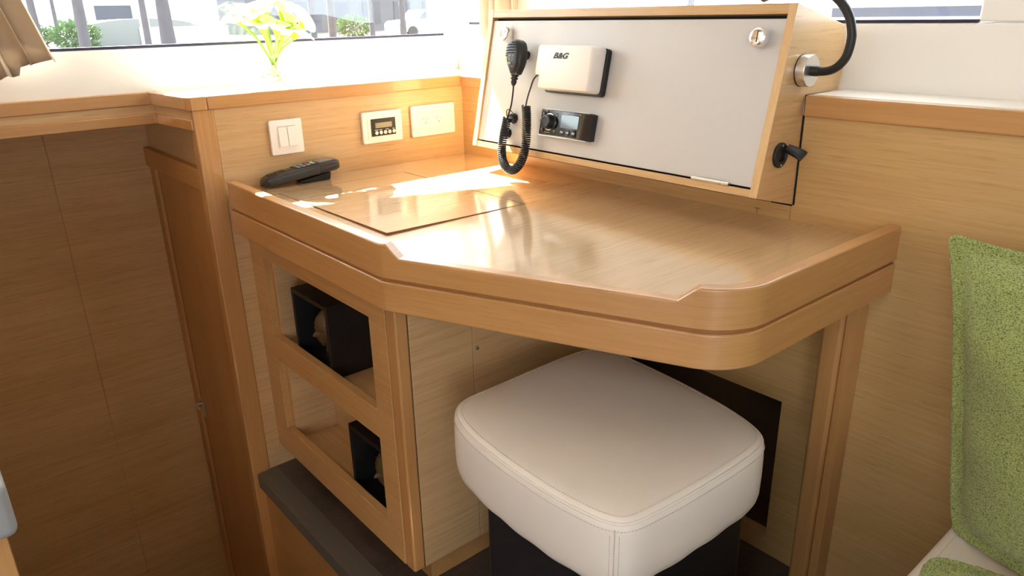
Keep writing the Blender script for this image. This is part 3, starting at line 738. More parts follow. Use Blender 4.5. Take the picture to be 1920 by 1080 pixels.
# ------------------------------------------------------------------ plates on the switch panel
def plate(mb, y0, y1, z0, z1, x0, x1, r_=.004): return mb.prism(rrect(y0, y1, z0, z1, r_, 3), x0, x1, lambda a, b_, h: (h, a, b_))
sw = thing('light_switch', 'white double rocker light switch on the veneer panel above the handset', 'switch', (0, -.53, .82))
obj('switch_plate', plate(MB(), -.571, -.489, .8222, .9038, .0002, .009), 'white_pl', sw, .0025)
rk = obj('rocker_frame', plate(MB(), -.5530, -.5055, .8365, .8905, .0085, .0096, .001), 'white_pl', sw)
for a, b_ in ((-.5510, -.5292), (-.5280, -.5068)):
    obj('rocker', MB().hexa([(.0095, a, .8415), (.0095, b_, .8415), (.0095, b_, .8872), (.0095, a, .8872), (.0135, a, .8415), (.0135, b_, .8415), (.0112, b_, .8872), (.0112, a, .8872)]), 'white_pl', sw, .0008, 2)
obj('rocker_gap', MB().box(.0090, -.5515, .8875, .0097, -.5062, .8888).box(.009, -.5292, .8415, .0097, -.528, .8875), 'mid_grey', sw)
ac = thing('climate_control', 'white wall plate with a black air-conditioning control and five buttons', 'control panel', (0, -.266, .82))
obj('control_plate', plate(MB(), -.3262, -.2078, .8188, .8990, .0002, .010), 'white_pl', ac, .0025)
obj('control_frame', plate(MB(), -.3115, -.2255, .8290, .8895, .0095, .0110, .001), 'white_pl', ac)
cf = obj('control_face', plate(MB(), -.3025, -.2300, .8368, .8808, .0105, .0125, .0008), 'black_pl', ac)
obj('lcd_display', plate(MB(), -.2880, -.2435, .8590, .8690, .0120, .0130, .0006), 'lcd', ac)
obj('lcd_bezel', plate(MB(), -.2905, -.2410, .8572, .8706, .0118, .01275, .0006), 'mid_grey', ac)
for k in range(5):
    y = -.2882 + .0130 * k
    bo = obj('round_button', MB().lathe([(.0047, 0), (.0047, .0015), (.004, .002), (.0, .002)], (.0122, y, .8452), (1, 0, 0), 20), 'white_pl', ac)
    if k in (2, 3, 4): obj('button_mark', MB().box(.0141, y - .0012, .8444, .0144, y + .0012, .8460), 'ink', bo)
lm = MB()
for y, w_ in ((-.2880, .0055), (-.2755, .0042), (-.2560, .0042), (-.2370, .0032)): lm.box(.0122, y - w_, .8517, .0128, y + w_, .8530)
obj('label_bar', lm, 'whitemark', cf)
ou = thing('wall_outlet', 'white double power outlet plate nearest the corner and console', 'outlet', (0, -.105, .82))
obj('outlet_plate', plate(MB(), -.1765, -.0345, .8190, .9015, .0002, .009), 'white_pl', ou, .0025)
obj('module_frame', plate(MB(), -.1455, -.0560, .8390, .8818, .0085, .0096, .0008), 'white_pl', ou)
for c_ in (-.1335, -.0895):
    so_ = obj('outlet_socket', plate(MB(), c_ - .0105, c_ + .0105, .8398, .8810, .0090, .0102, .0005), 'white_pl', ou)
    obj('slots', MB().box(.0100, c_ - .0068, .8625, .0105, c_ - .0058, .8700).box(.0100, c_ + .0055, .8632, .0105, c_ + .0065, .8695).box(.0100, c_ - .0013, .8532, .0105, c_ + .0013, .8562), 'ink', so_)
for c_ in (-.1115, -.0665):
    obj('blank_module', plate(MB(), c_ - .0102, c_ + .0102, .8398, .8810, .0090, .0101, .0005), 'white_pl', ou)
obj('module_gap', plate(MB(), -.1460, -.0555, .8385, .8823, .0080, .0092, .0008), 'mid_grey', ou)

# ------------------------------------------------------------------ wireless handset on the table
hs = thing('cordless_handset', 'black cordless handset lying face up on the table by the switch panel', 'handset', (.035, -.52, TOP))
hd = V((.02, .995, .075)).normalized(); hu = V((0, -.075, 1)).normalized(); hr = V((1, 0, 0))
H0 = V((.0335, -.617, TOP + .0012))
hsec = [(.000, .008, .004, .007), (.003, .0145, .008, .0095), (.010, .0195, .0115, .0125), (.025, .0225, .0135, .0150), (.060, .0235, .0145, .0165), (.100, .0240, .0150, .0180), (.128, .0250, .0155, .0190), (.145, .0262, .0165, .0195), (.182, .0262, .0160, .0200), (.190, .0255, .0135, .0205), (.192, .0235, .0120, .0205)]
hb_ = MB().rings([sup(H0 + hd * s_ + hu * cz, hr, hu, hw, hh * .86, 4.5, 32) for s_, hw, hh, cz in hsec])
hbo = obj('handset_body', hb_, 'shine_bk', hs, smooth=50)
gr_ = MB().rings([sup(H0 + hd * s_ + hu * (cz - .001) + hr * .004, hr, hu, hw * .86, hh * .70, 5, 28) for s_, hw, hh, cz in ((.012, .020, .0115, .0115), (.03, .0245, .014, .0135), (.07, .0262, .0148, .0155), (.11, .0268, .0152, .0175), (.138, .0268, .0150, .0185))])
obj('side_grip', gr_, 'grey_pl', hs, smooth=50)
def hp(s_, x_, h_): return H0 + hd * s_ + hr * x_ + hu * h_
def htop(s_):
    for i in range(len(hsec) - 1):
        if hsec[i][0] <= s_ <= hsec[i + 1][0]:
            t = (s_ - hsec[i][0]) / (hsec[i + 1][0] - hsec[i][0]); q = [hsec[i][j] * (1 - t) + hsec[i + 1][j] * t for j in range(4)]; return q[3] + q[2] * .86
def hbox(mb, s0, s1, x0, x1, h0, h1):
    mb.hexa([hp(s0, x0, htop(s0) + h0), hp(s0, x1, htop(s0) + h0), hp(s1, x1, htop(s1) + h0), hp(s1, x0, htop(s1) + h0), hp(s0, x0, htop(s0) + h1), hp(s0, x1, htop(s0) + h1), hp(s1, x1, htop(s1) + h1), hp(s1, x0, htop(s1) + h1)]); return mb
scn = hbox(MB(), .142, .183, -.0175, .0175, -.002, .0007); obj('display', scn, 'screen', hs, .0006, 1)
gri = MB()
for k in range(7): hbox(gri, .018 + k * .0065, .0205 + k * .0065, -.013, .013, -.002, .0006)
obj('speaker_slots', gri, 'ink', hbo)
pad = hbox(MB(), .083, .137, -.0185, .0185, -.002, .0004); obj('keypad', pad, 'ink', hs)
for i in range(4):
    for j in range(3):
        s_ = .089 + i * .0125; x_ = -.0115 + j * .0115
        lime = (i == 3 and j == 1)
        ko_ = obj('key', hbox(MB(), s_, s_ + .0085, x_ - .0042, x_ + .0042, -.001, .0022), 'lime' if lime else ('red' if (i == 2 and j == 0) else 'mid_grey'), hs, .0012, 2)
        if lime: ko_['label'] = 'lime green key'
cl = MB().hexa([hp(.088, -.009, -.0055), hp(.088, .016, -.0055), hp(.166, .016, -.0125), hp(.166, -.009, -.0125), hp(.088, -.009, -.001), hp(.088, .016, -.001), hp(.170, .016, .004), hp(.170, -.009, .004)])
obj('belt_clip', cl, 'black_pl', hs, .001)
cv_ = MB().hexa([hp(.104, .0264, .013), hp(.131, .0272, .014), hp(.131, .0272, .024), hp(.104, .0264, .0235), hp(.104, .0275, .013), hp(.131, .0280, .014), hp(.131, .0280, .024), hp(.104, .0275, .0235)])
obj('jack_cover', cv_, 'grey_pl', hs, .0005, 1)

# ------------------------------------------------------------------ stool
sl = thing('stool', 'square stool with a thick cream leatherette seat pushed under the table', 'stool', (1.005, -.49, 0))
SC = V((.995, -.470))
SEAT = [(.776, -.600), (.7735, -.528), (.772, -.435), (.772, -.352), (.778, -.300), (.797, -.270), (.832, -.259), (.880, -.258), (.978, -.264), (1.062, -.274), (1.126, -.287), (1.172, -.303), (1.199, -.322), (1.2115, -.352),
        (1.2145, -.413), (1.2115, -.520), (1.206, -.588), (1.2005, -.630), (1.190, -.650), (1.162, -.664), (1.094, -.6745), (1.012, -.677), (.918, -.672), (.849, -.660), (.802, -.640)]
def closed_curve(P, n):
    P = [V(p) for p in P]; m = len(P); out = []
    for i in range(m):
        p0, p1, p2, p3 = P[i - 1], P[i], P[(i + 1) % m], P[(i + 2) % m]
        for k in range(12):
            t = k / 12
            out.append(.5 * ((2 * p1) + (p2 - p0) * t + (2 * p0 - 5 * p1 + 4 * p2 - p3) * t * t + (3 * p1 - p0 - 3 * p2 + p3) * t ** 3))
    L = [0.0]
    for i in range(1, len(out) + 1): L.append(L[-1] + (out[i % len(out)] - out[i - 1]).length)
    res = []; i = 0
    for k in range(n):
        d = L[-1] * k / n
        while L[i + 1] < d: i += 1
        res.append(out[i].lerp(out[(i + 1) % len(out)], (d - L[i]) / max(1e-9, L[i + 1] - L[i])))
    for _ in range(2): res = [(res[q - 1] + res[q] * 2 + res[(q + 1) % n]) / 4 for q in range(n)]
    return res
SEAT_C = closed_curve(SEAT, 140)
def seat_outline(ins):
    n = len(SEAT_C); P = []
    for k in range(n):
        t = (SEAT_C[(k + 1) % n] - SEAT_C[k - 1]).normalized(); nn_ = V((t.y, -t.x))
        if nn_.dot(SC - SEAT_C[k]) < 0: nn_ = -nn_
        c_ = SEAT_C[k] + nn_ * min(ins, .014)
        if ins > .014: c_ = SC + (c_ - SC) * (1 - (ins - .014) / .1855)
        P.append((c_.x, c_.y))
    return P
ZS = .500
prof = [(.024, .378), (.009, .381), (.003, .389), (.0005, .402), (-.0005, .44), (.0, .470), (.001, .486), (.0035, .4935), (.008, .4985), (.013, .5005), (.03, .5025), (.049, .5040), (.08, .5055), (.12, .5065), (.16, .507), (.198, .507)]
rg = []
for ins, z in prof:
    wob = 0.0
    rg.append([(x, y, z + (.0012 * math.sin(k * .9) if z < .40 else 0)) for k, (x, y) in enumerate(seat_outline(ins + wob))])
seat = obj('seat_cushion', MB().rings(rg), 'leather', sl, smooth=70); seat['label'] = 'cream leatherette seat'
pp = [(x, y, .4948) for x, y in seat_outline(.0045)]
obj('piping', MB().rings([[V(p) + (V((p[0] - SC.x, p[1] - SC.y, 0)).normalized() * math.cos(b_) + V((0, 0, 1)) * math.sin(b_)) * .0022 for b_ in [2 * PI * j / 8 for j in range(8)]] for p in pp], closed=True), 'leather', sl)
sti = MB()
def dashes(P, on=.6):
    for i in range(len(P)):
        a, b_ = V(P[i]), V(P[(i + 1) % len(P)])
        m_ = max(1, round((b_ - a).length / .0048))
        for j in range(m_):
            p, q = a.lerp(b_, j / m_), a.lerp(b_, (j + on) / m_)
            sti.tube([p, q], .00055, 5)
dashes([(x, y, .5012) for x, y in seat_outline(.0135)])
dashes([(x, y, .4855) for x, y in seat_outline(.0002)])
# vertical seam at the near corner
kc = min(range(140), key=lambda k: (V(seat_outline(0)[k]) - V((1.22, -.70))).length)
def corner(k, ins, z): x, y = seat_outline(ins)[k % 140]; return (x, y, z)
for dk in (-1, 1):
    p = [V(corner(kc, -.0007, z)).lerp(V(corner(kc + dk, -.0007, z)), .6) for z in [.386 + .0047 * i for i in range(21)]]
    for i in range(len(p) - 1): sti.tube([p[i], p[i].lerp(p[i + 1], .6)], .00055, 5)
obj('stitching', sti, 'stitch', sl, smooth=0)
obj('corner_seam', MB().tube([corner(kc, -.0002, .388 + .1 * i / 8) for i in range(9)], .0009, 6), 'stitch', sl)
bs = obj('stool_base', MB().box(.858, -.625, .002, 1.183, -.325, .381), 'blk_leather', sl, .018, 5); bs['label'] = 'black leatherette base'

# ------------------------------------------------------------------ sofa and green cushions
sf = thing('sofa', 'cream leatherette sofa seat in the lower right corner', 'sofa', (1.95, -.5, 0))
obj('seat_cushion', MB().box(1.442, -.98, .30, 2.55, -.004, .42), 'leather', sf, .014, 4)
obj('sofa_base', MB().box(1.47, -.96, .001, 2.55, -.004, .30), 'ven_x', sf)
stt = MB()
for i in range(190):
    y = -.95 + i * .005; stt.tube([(1.4575, y, .4203), (1.4575, y + .003, .4203)], .0005, 5)
obj('stitching', stt, 'stitch', sf, smooth=0)
def cushion(name, label, TLc, TRc, BLc, BRc, thick, nrm, group, ear=.02, res=170, rnd_=0.0, fl=.032):
    """four corners, flange all round, puffed middle"""
    t = thing(name, label, 'cushion', tuple((V(BLc) + V(BRc)) / 2), group)
    TLc, TRc, BLc, BRc, nrm = V(TLc), V(TRc), V(BLc), V(BRc), V(nrm).normalized()
    def surf(u, v, sgn):
        # edges bow inwards between the corners; the near lower corner may be rounded off
        du, dv = u - .5, v - .5
        k = ear
        uu = u - k * (du * 2) * (1 - (2 * dv) ** 4) ; vv = v - k * (dv * 2) * (1 - (2 * du) ** 4)
        if rnd_ and du < 0 and dv < 0:
            c_ = rnd_ * (2 * abs(du)) ** 5 * (2 * abs(dv)) ** 5
            uu += c_; vv += c_
        p = BLc.lerp(BRc, uu).lerp(TLc.lerp(TRc, uu), vv)
        e = min(u, 1 - u, v, 1 - v)
        pu = 0.0
        if e > fl:
            a = min(1, (u - fl) / .42, (1 - u - fl) / .42); b_ = min(1, (v - fl) / .42, (1 - v - fl) / .42)
            a, b_ = max(0, a), max(0, b_)
            pu = ((1 - (1 - a) ** 2.3) * (1 - (1 - b_) ** 2.3)) ** .5
        wr = .005 * math.sin(9 * u + 4 * v) * math.sin(7 * v - 3 * u + 1) * pu + .004 * math.sin(22 * v + 5 * u) * math.exp(-((u - .12) / .1) ** 2) * min(1, pu * 3)
        return p + nrm * sgn * (.0045 + thick * pu + wr)
    n = res
    P = [[surf(i / n, j / n, 1) for i in range(n + 1)] for j in range(n + 1)]
    Q = [[surf(i / n, j / n, -1) for i in range(n + 1)] for j in range(n + 1)]
    mb = MB().grid(P).grid([r_[::-1] for r_ in Q])
    rim = [(i, 0) for i in range(n)] + [(n, j) for j in range(n)] + [(n - i, n) for i in range(n)] + [(0, n - j) for j in range(n)]
    rr = [[P[j][i] for i, j in rim], [Q[j][i] for i, j in rim]]
    mb.rings(rr, caps=False)
    bmesh.ops.remove_doubles(mb.b, verts=mb.b.verts, dist=1e-6)
    o = obj('cushion_cover', mb, 'green', t, smooth=180)
    tx = bpy.data.textures.new('nub', 'CLOUDS'); tx.noise_scale = .0040; tx.noise_depth = 1
    md = o.modifiers.new('nubs', 'DISPLACE'); md.texture = tx; md.texture_coords = 'LOCAL'; md.strength = .0045; md.mid_level = .5
    # edge roll of the flange
    edge = [surf(u, v, 0) for u, v in [(k / 40, 0) for k in range(40)] + [(1, k / 40) for k in range(40)] + [(1 - k / 40, 1) for k in range(40)] + [(0, 1 - k / 40) for k in range(40)]]
    E_ = []
    N_ = len(edge)
    for i, p in enumerate(edge):
        tg = (edge[(i + 1) % N_] - edge[i - 1]).normalized(); a_ = (nrm - tg * nrm.dot(tg)).normalized(); b_ = tg.cross(a_)
        E_.append([p + (a_ * math.cos(2 * PI * k / 10) + b_ * math.sin(2 * PI * k / 10)) * .0055 for k in range(10)])
    e_ = obj('edge_roll', MB().rings(E_, closed=True), 'green', t, smooth=180)
    md = e_.modifiers.new('s', 'SUBSURF'); md.levels = 2; md.render_levels = 2
    md = e_.modifiers.new('nubs', 'DISPLACE'); md.texture = tx; md.texture_coords = 'LOCAL'; md.strength = .0035
    return t
cushion('throw_cushion', 'upright green boucle cushion leaning on the wall at the right edge', (1.338, -.118, .814), (1.76, -.085, .80), (1.443, -.222, .408), (1.92, -.50, .53), .050, (.12, -.97, .25), 'green cushions on the sofa', .020, rnd_=.03)
cushion('throw_cushion', 'green boucle cushion lying flat on the sofa in front of the upright one', (1.575, -.76, .447), (1.96, -.70, .447), (1.444, -.332, .447), (1.88, -.25, .447), .016, (0, 0, 1), 'green cushions on the sofa', .012, rnd_=.045)

# ------------------------------------------------------------------ galley counter, lower left corner
gc = thing('galley_counter', 'grey-topped wooden counter corner at the lower left edge of the view', 'counter', (.8, -1.6, -.02))
obj('worktop', MB().box(.45, -2.1, .712, 1.0265, -1.2565, .766), 'worktop', gc, .008, 4)
obj('counter_body', MB().box(.46, -2.09, -.02, 1.0165, -1.2665, .712), 'sol_z', gc)

# ------------------------------------------------------------------ vase of calla lilies on the left ledge
vc = V((-.112, -.487, .9715))
vs = thing('glass_vase', 'round glass vase holding calla lilies on the white window ledge', 'vase', tuple(vc))
vo = [(.018, .0), (.034, .002), (.043, .014), (.045, .026), (.041, .040), (.030, .052), (.019, .060), (.016, .066), (.019, .072)]
vi = [(r_ - .0018, h) for r_, h in vo[::-1] if h > .003] + [(.0, .0035)]
obj('vase_bowl', MB().lathe(vo + vi, vc, n=40), 'vase', vs, smooth=80)
gs = MB()
for k in range(26):
    a = random.uniform(0, 2 * PI); r1 = random.uniform(.012, .034); z = random.uniform(.006, .030); da = random.uniform(.7, 1.6); 
    gs.tube(catmull([vc + V((r1 * math.cos(a + da * q / 4), r1 * math.sin(a + da * q / 4), z + .004 * q / 4)) for q in range(5)], 3), .0011, 5)
obj('grass_strands', gs, 'stem', vs)
obj('raffia_tie', MB().lathe([(.006, .0), (.008, .006), (.007, .014), (.005, .022)], vc + V((.004, -.006, .028)), (0, -.1, 1), 14), 'raffia', vs)
def lily(hd_, lean, tall, wide, label, yaw):
    t = thing('calla_lily', label, 'flower', tuple(vc + V((0, 0, .03))), 'calla lilies in the glass vase')
    h = V(hd_); d_ = (h - V((vc.x, vc.y, .985))).normalized(); d_ = (d_ + V(lean)).normalized()
    base = h - d_ * tall * .55
    s0 = vc + V((random.uniform(-.004, .004), random.uniform(-.005, .005), .040))
    P = catmull([s0, vc + V((random.uniform(-.005, .005), (base.y - vc.y) * .12, .062)), s0.lerp(base, .62) + V((0, -(base.y - vc.y) * .10, .006)), base], 8)
    obj('stem', MB().tube(P, [.0030 + .0008 * i / len(P) for i in range(len(P))], 8), 'stem', t)
    # funnel-shaped spathe with a pointed, curled lip
    u = d_.orthogonal().normalized(); w_ = d_.cross(u); N = 28; rings = []
    for i in range(15):
        q = i / 14; ring = []
        for k in range(N):
            a = 2 * PI * k / N; lip = .5 + .5 * math.cos(a - yaw)
            r_ = .0045 + wide * 1.35 * (q ** 1.5) * (1 + .5 * lip * q); hh = tall * (q - .10 * q ** 6 * (1 - lip)) * (.72 + .28 * lip) - .010 * q ** 8 * lip
            ring.append(base + d_ * hh + (u * math.cos(a) + w_ * math.sin(a)) * r_)
        rings.append(ring)
    mb = MB(); R_ = [[mb.b.verts.new(p) for p in r_] for r_ in rings]
    for i in range(14):
        for k in range(N):
            l = (k + 1) % N; f_ = mb.b.faces.new([R_[i][k], R_[i][l], R_[i + 1][l], R_[i + 1][k]]); f_.material_index = 1 if i < 6 else 0
    o = obj('spathe', mb, ['spathe', 'throat'], t, smooth=80)
    md = o.modifiers.new('thick', 'SOLIDIFY'); md.thickness = .0012; md.offset = 1
    obj('spadix', MB().tube([base + d_ * (.15 * tall), base + d_ * tall * .72], [.0026, .0018], 8), 'throat', t)
LX = -.112
lil = [((LX - .02, -.5594, 1.133), (0, -.25, -.1), .050, .019, 'white calla lily at the far left of the bunch', 2.5),
       ((LX + .01, -.5266, 1.143), (0, -.1, 0), .052, .021, 'white calla lily second from the left, high in the bunch', 1.5),
       ((LX - .015, -.4903, 1.150), (0, 0, 0), .054, .022, 'white calla lily at the top of the bunch, left of the middle', .5),
       ((LX + .0, -.4444, 1.148), (0, .1, 0), .052, .021, 'white calla lily at the top right of the bunch', 5.5),
       ((LX + .03, -.5186, 1.118), (0, -.1, 0), .052, .019, 'yellow-throated calla lily low at the left front of the bunch', 3.5),
       ((LX + .035, -.4835, 1.112), (0, 0, 0), .050, .019, 'yellow-throated calla lily at the front centre of the bunch', 4.2),
       ((LX + .03, -.4635, 1.100), (0, .05, 0), .048, .017, 'small pale calla lily lowest at the front of the bunch', .2),
       ((LX + .02, -.4382, 1.128), (0, .15, 0), .050, .019, 'yellow-edged calla lily right of the bunch middle', 1.0),
       ((LX + .03, -.4240, 1.098), (0, .35, -.1), .046, .017, 'yellow calla lily low on the right of the bunch', 2.8),
       ((LX - .01, -.3900, 1.116), (0, .35, -.15), .050, .019, 'white calla lily at the far right of the bunch', 5.0)]
for a in lil: lily(*a)

# ------------------------------------------------------------------ curtains
def curtain(name, label, top, bot, zt, zb, folds, amp, fx, group):
    """top and bot: (start, end) of the gathered width; fx(a, d, z) gives the point; zb(s) is the hem height"""
    t = thing(name, label, 'curtain', fx((bot[0] + bot[1]) / 2, 0, zb(.5)), group)
    n = folds * 12; m = 24; P = []
    for j in range(m + 1):
        q = j / m; row = []
        for i in range(n + 1):
            s_ = i / n; ph = s_ * folds
            fr_ = ph % 1
            tri = (fr_ / .8 if fr_ < .8 else (1 - fr_) / .2) * 2 - 1
            a = (top[0] + (top[1] - top[0]) * s_) * q + (bot[0] + (bot[1] - bot[0]) * s_) * (1 - q)
            dd = amp * tri * (1 - .3 * q)
            a += .006 * math.sin(ph * 4.1 + 3 * q) * (1 - q)
            z = zb(s_) + (zt - zb(s_)) * q + .004 * tri * (1 - q)
            row.append(fx(a, dd, z))
        P.append(row)
    o = obj('curtain_cloth', MB().grid(P), 'curtain', t, smooth=60)
    md = o.modifiers.new('thick', 'SOLIDIFY'); md.thickness = .0016
    rail = MB().tube([fx(top[0], 0, zt + .004), fx(top[1], 0, zt + .004)], .005, 8); obj('curtain_rail', rail, 'white_pl', t)
def hem(s_):
    return 1.022 if s_ < .48 else (1.022 + .008 * (s_ - .48) / .17 if s_ < .65 else (1.045 + .010 * (s_ - .65) / .35))
curtain('curtain', 'gathered beige curtain hanging at the left end of the left window', (-1.26, -1.13), (-1.14, -.949), 1.70, hem, 5, .022, lambda a, d_, z: (-.165 + d_, a, z), 'beige curtains')
curtain('curtain', 'gathered beige curtain in the corner behind the console', (.02, .13), (-.055, .16), 1.70, lambda s_: 1.046 - .012 * min(1, s_ * 3) + (.05 * max(0, s_ - .45)), 6, .016, lambda a, d_, z: (a, .103 - d_, z), 'beige curtains')

# ------------------------------------------------------------------ outside
struct('ground', MB().box(-140, -60, -.6, -6, 140, -.15).box(-6, 8, -.6, 60, 140, -.15), 'quay', 'pale sunlit quay beyond the windows', 'ground')
struct('water', MB().box(-6, -80, -1.2, 120, 8, -1.1), 'out_dark', 'marina water around the boat', 'water')
def out(px_dir, dist): return V((CAM.x + px_dir[0] * dist, CAM.y + px_dir[1] * dist, -.15))
def leafage(mb, c, r_, n, size):
    for k in range(n):
        d_ = V((random.gauss(0, 1), random.gauss(0, 1), random.gauss(0, 1))).normalized(); p = c + V((d_.x * r_.x, d_.y * r_.y, d_.z * r_.z)) * random.uniform(.55, 1)
        a = (d_ + V((random.uniform(-.8, .8), random.uniform(-.8, .8), random.uniform(-.2, .9)))).normalized(); b_ = a.orthogonal().normalized(); L_ = size * random.uniform(.7, 1.3)
        mb.face([p - b_ * L_ * .22, p + a * L_ * .5 - b_ * L_ * .25 + V((0, 0, L_ * .1)), p + a * L_, p + a * L_ * .5 + b_ * L_ * .25 + V((0, 0, L_ * .1))])
def tree(p, r_, h_, lean, label, palm=True, group='trees on the quay'):
    t = thing('tree', label, 'tree', tuple(p), group); p = V(p)
    n = 14; path = [p + V((lean * math.sin(i / n * 1.6) * h_ * .12, lean * .6 * i / n * h_ * .06, h_ * i / n)) for i in range(n + 1)]
    obj('trunk', MB().tube(path, [r_ * (1.25 - .55 * i / n) * (1 + .05 * (i % 2)) for i in range(n + 1)], 12), 'trunk', t)
    top = path[-1]; mb = MB()
    if palm:
        for k in range(13):
            a = 2 * PI * k / 13 + random.uniform(-.2, .2); el = random.uniform(.1, .7); L_ = random.uniform(2.0, 2.8)
            c0 = V((math.cos(a), math.sin(a), 0)); sd_ = V((-math.sin(a), math.cos(a), 0)); rows = []
            for i in range(9):
                q = i / 8; c_ = top + c0 * L_ * q * math.cos(el * .5) + V((0, 0, L_ * (el * q - .95 * q * q)))
                w2 = .34 * math.sin(PI * min(1, q * .92 + .06)); rows.append([c_ - sd_ * w2 - V((0, 0, w2 * .7)), c_, c_ + sd_ * w2 - V((0, 0, w2 * .7))])
            mb.grid(rows)
        obj('crown', mb, 'leaf', t, smooth=0)
    else:
        for k in range(9):
            leafage(mb, top + V((random.uniform(-1, 1), random.uniform(-1, 1), random.uniform(-.5, 1))), V((.9, .9, .8)), 120, .30)
        obj('crown', mb, 'leaf', t, smooth=0)
for dr_, ds, r_, h_, ln, lb_, pm in (((-.9801, .1987), 30, .15, 6.5, .25, 'dark leaning palm trunk just right of the left curtain', True),
                                  ((-.9877, .1561), 40, .14, 6, -.1, 'slim tree partly hidden by the left curtain', False),
                                  ((-.9845, .1754), 52, .10, 5, .1, 'thin tree between the left curtain and the dark palm trunk', False),
                                  ((-.9591, .2832), 36, .24, 7, .05, 'pale stout palm trunk near the middle of the left window', True),
                                  ((-.9650, .2622), 23, .07, 6, .1, 'thin palm trunk standing before the grey canopy', True),
                                  ((-.8980, .4400), 38, .12, 6, -.15, 'palm trunk just right of the calla lilies', True),
                                  ((-.8880, .4600), 44, .17, 6, .1, 'broad tree trunk in front of the grey building', False),
                                  ((-.8441, .5362), 40, .13, 7, 0.02, 'straight palm trunk beside the parked car', True),
                                  ((-.8640, .5035), 28, .08, 6, -.03, 'slender palm trunk left of the parked car', True),
                                  ((-.60, .80), 34, .14, 6, .1, 'palm trunk seen over the console through the right window', True),
                                  ((-.45, .893), 30, .10, 6, -.1, 'thin palm trunk seen behind the gooseneck lamp', True)):
    tree(out(dr_, ds), r_, h_, ln, lb_, pm)
def bush(p, s_, label):
    t = thing('bush', label, 'bush', tuple(p), 'bushes on the quay')
    o = MB(); leafage(o, V(p) + V((0, 0, s_ * .62)), V((s_, s_, s_ * .62)), 900, .22 * s_); obj('foliage', o, 'leaf', t, smooth=0)
    st_ = MB()
    for k in range(7):
        a = 2 * PI * k / 7; st_.tube([V(p), V(p) + V((math.cos(a) * s_ * .4, math.sin(a) * s_ * .4, s_ * .8))], .02, 5)
    obj('stems', st_, 'trunk', t)
bush(out((-.9815, .1915), 40), 1.0, 'leafy bush low beside the dark palm trunk')
bush(out((-.8754, .4833), 50), 1.0, 'pale green bush right of the calla lilies')
bush(out((-.9885, .151), 48), .9, 'leafy bush at the edge of the left curtain')
# covered boat / canopy, building, car, pontoon boats
cp = thing('boat_canopy', 'grey-white curved canopy behind the tree trunks in the left window', 'canopy', tuple(out((-.9680, .2510), 44)))
cc = out((-.9680, .2510), 44); ar = []
for i in range(15):
    a = PI * i / 14; ar.append((math.cos(a) * 3.5, .1 + math.sin(a) ** .7 * 1.25))
obj('canopy_cover', MB().prism(ar + [(-4.4, .0), (4.4, 0)][0:0], -1.5, 1.5, lambda a, b_, h: (cc.x + h, cc.y + a, cc.z + b_)), 'out_pale', cp)
obj('canopy_skirt', MB().box(cc.x + 1.5, cc.y - .2, cc.z, cc.x + 1.55, cc.y + 4.2, cc.z + .95), 'boat_w', cp)
b1 = thing('quay_building', 'long pale grey building on the quay behind the flowers', 'building', tuple(out((-.875, .484), 72)))
c1 = out((-.875, .484), 72)
obj('building_wall', MB().box(c1.x - 3, c1.y - 11, c1.z, c1.x + 3, c1.y + 9, c1.z + 6), 'out_grey', b1)
for k in range(6): obj('window', MB().box(c1.x + 3, c1.y - 10 + k * 3.1, c1.z + .6, c1.x + 3.06, c1.y - 8.3 + k * 3.1, c1.z + 2.4), 'out_dark', b1)
obj('roof', MB().box(c1.x - 3.3, c1.y - 11.3, c1.z + 6, c1.x + 3.5, c1.y + 9.3, c1.z + 6.3), 'boat_w', b1)
b2 = thing('quay_hut', 'small hut with a dark window beyond the dark palm trunk', 'building', tuple(out((-.9735, .2287), 60)))
c2 = out((-.9735, .2287), 60)
obj('hut_wall', MB().box(c2.x - 2, c2.y - 2.2, c2.z, c2.x + 2, c2.y + 2.2, c2.z + 2.9), 'boat_w', b2)
obj('window', MB().box(c2.x + 2, c2.y - 1.3, c2.z + 1.35, c2.x + 2.05, c2.y + .9, c2.z + 2.2), 'out_dark', b2)
obj('roof', MB().box(c2.x - 2.3, c2.y - 2.5, c2.z + 2.9, c2.x + 2.4, c2.y + 2.5, c2.z + 3.05), 'out_grey', b2)
po = thing('white_post', 'white twin pole on the quay left of the flowers', 'post', tuple(out((-.9655, .2603), 26)))
pp_ = out((-.9655, .2603), 26)
for dx in (0, .17): obj('pole', MB().tube([pp_ + V((0, dx, 0)), pp_ + V((0, dx - .12, 4.0))], .055, 12), 'boat_w', po)
obj('foot', MB().box(pp_.x - .25, pp_.y - .2, pp_.z, pp_.x + .25, pp_.y + .35, pp_.z + .06), 'out_grey', po)
ca = thing('parked_car', 'white car parked at the right end of the left window', 'car', tuple(out((-.8290, .5592), 46)))
k0 = out((-.8290, .5592), 46)
cprof = [(-2.25, .35), (-2.25, .80), (-2.05, .95), (-1.15, 1.02), (-.55, 1.52), (1.35, 1.55), (2.0, 1.05), (2.2, .95), (2.25, .35)]
obj('car_body', MB().prism(cprof, -.85, .85, lambda a, b_, h: (k0.x + h, k0.y + a, k0.z + b_)), 'boat_w', ca, .06, 2)
for (a, b_, c_, d_) in ((-.50, -.98, .10, 0), (.18, .18, .85, 0), (.93, .93, 1.65, 1)):
    obj('side_window', MB().prism([(b_, 1.05), (c_, 1.05), (c_ - (.3 if d_ else 0), 1.46), (a if not d_ else b_, 1.46)], .84, .88, lambda a_, b2_, h: (k0.x + h, k0.y + a_, k0.z + b2_)), 'out_dark', ca)
for a in (-1.4, 1.4):
    obj('wheel', MB().lathe([(.2, -.1), (.33, -.1), (.33, .1), (.2, .12)], k0 + V((.80, a, .33)), (1, 0, 0), 20), 'tyre', ca)
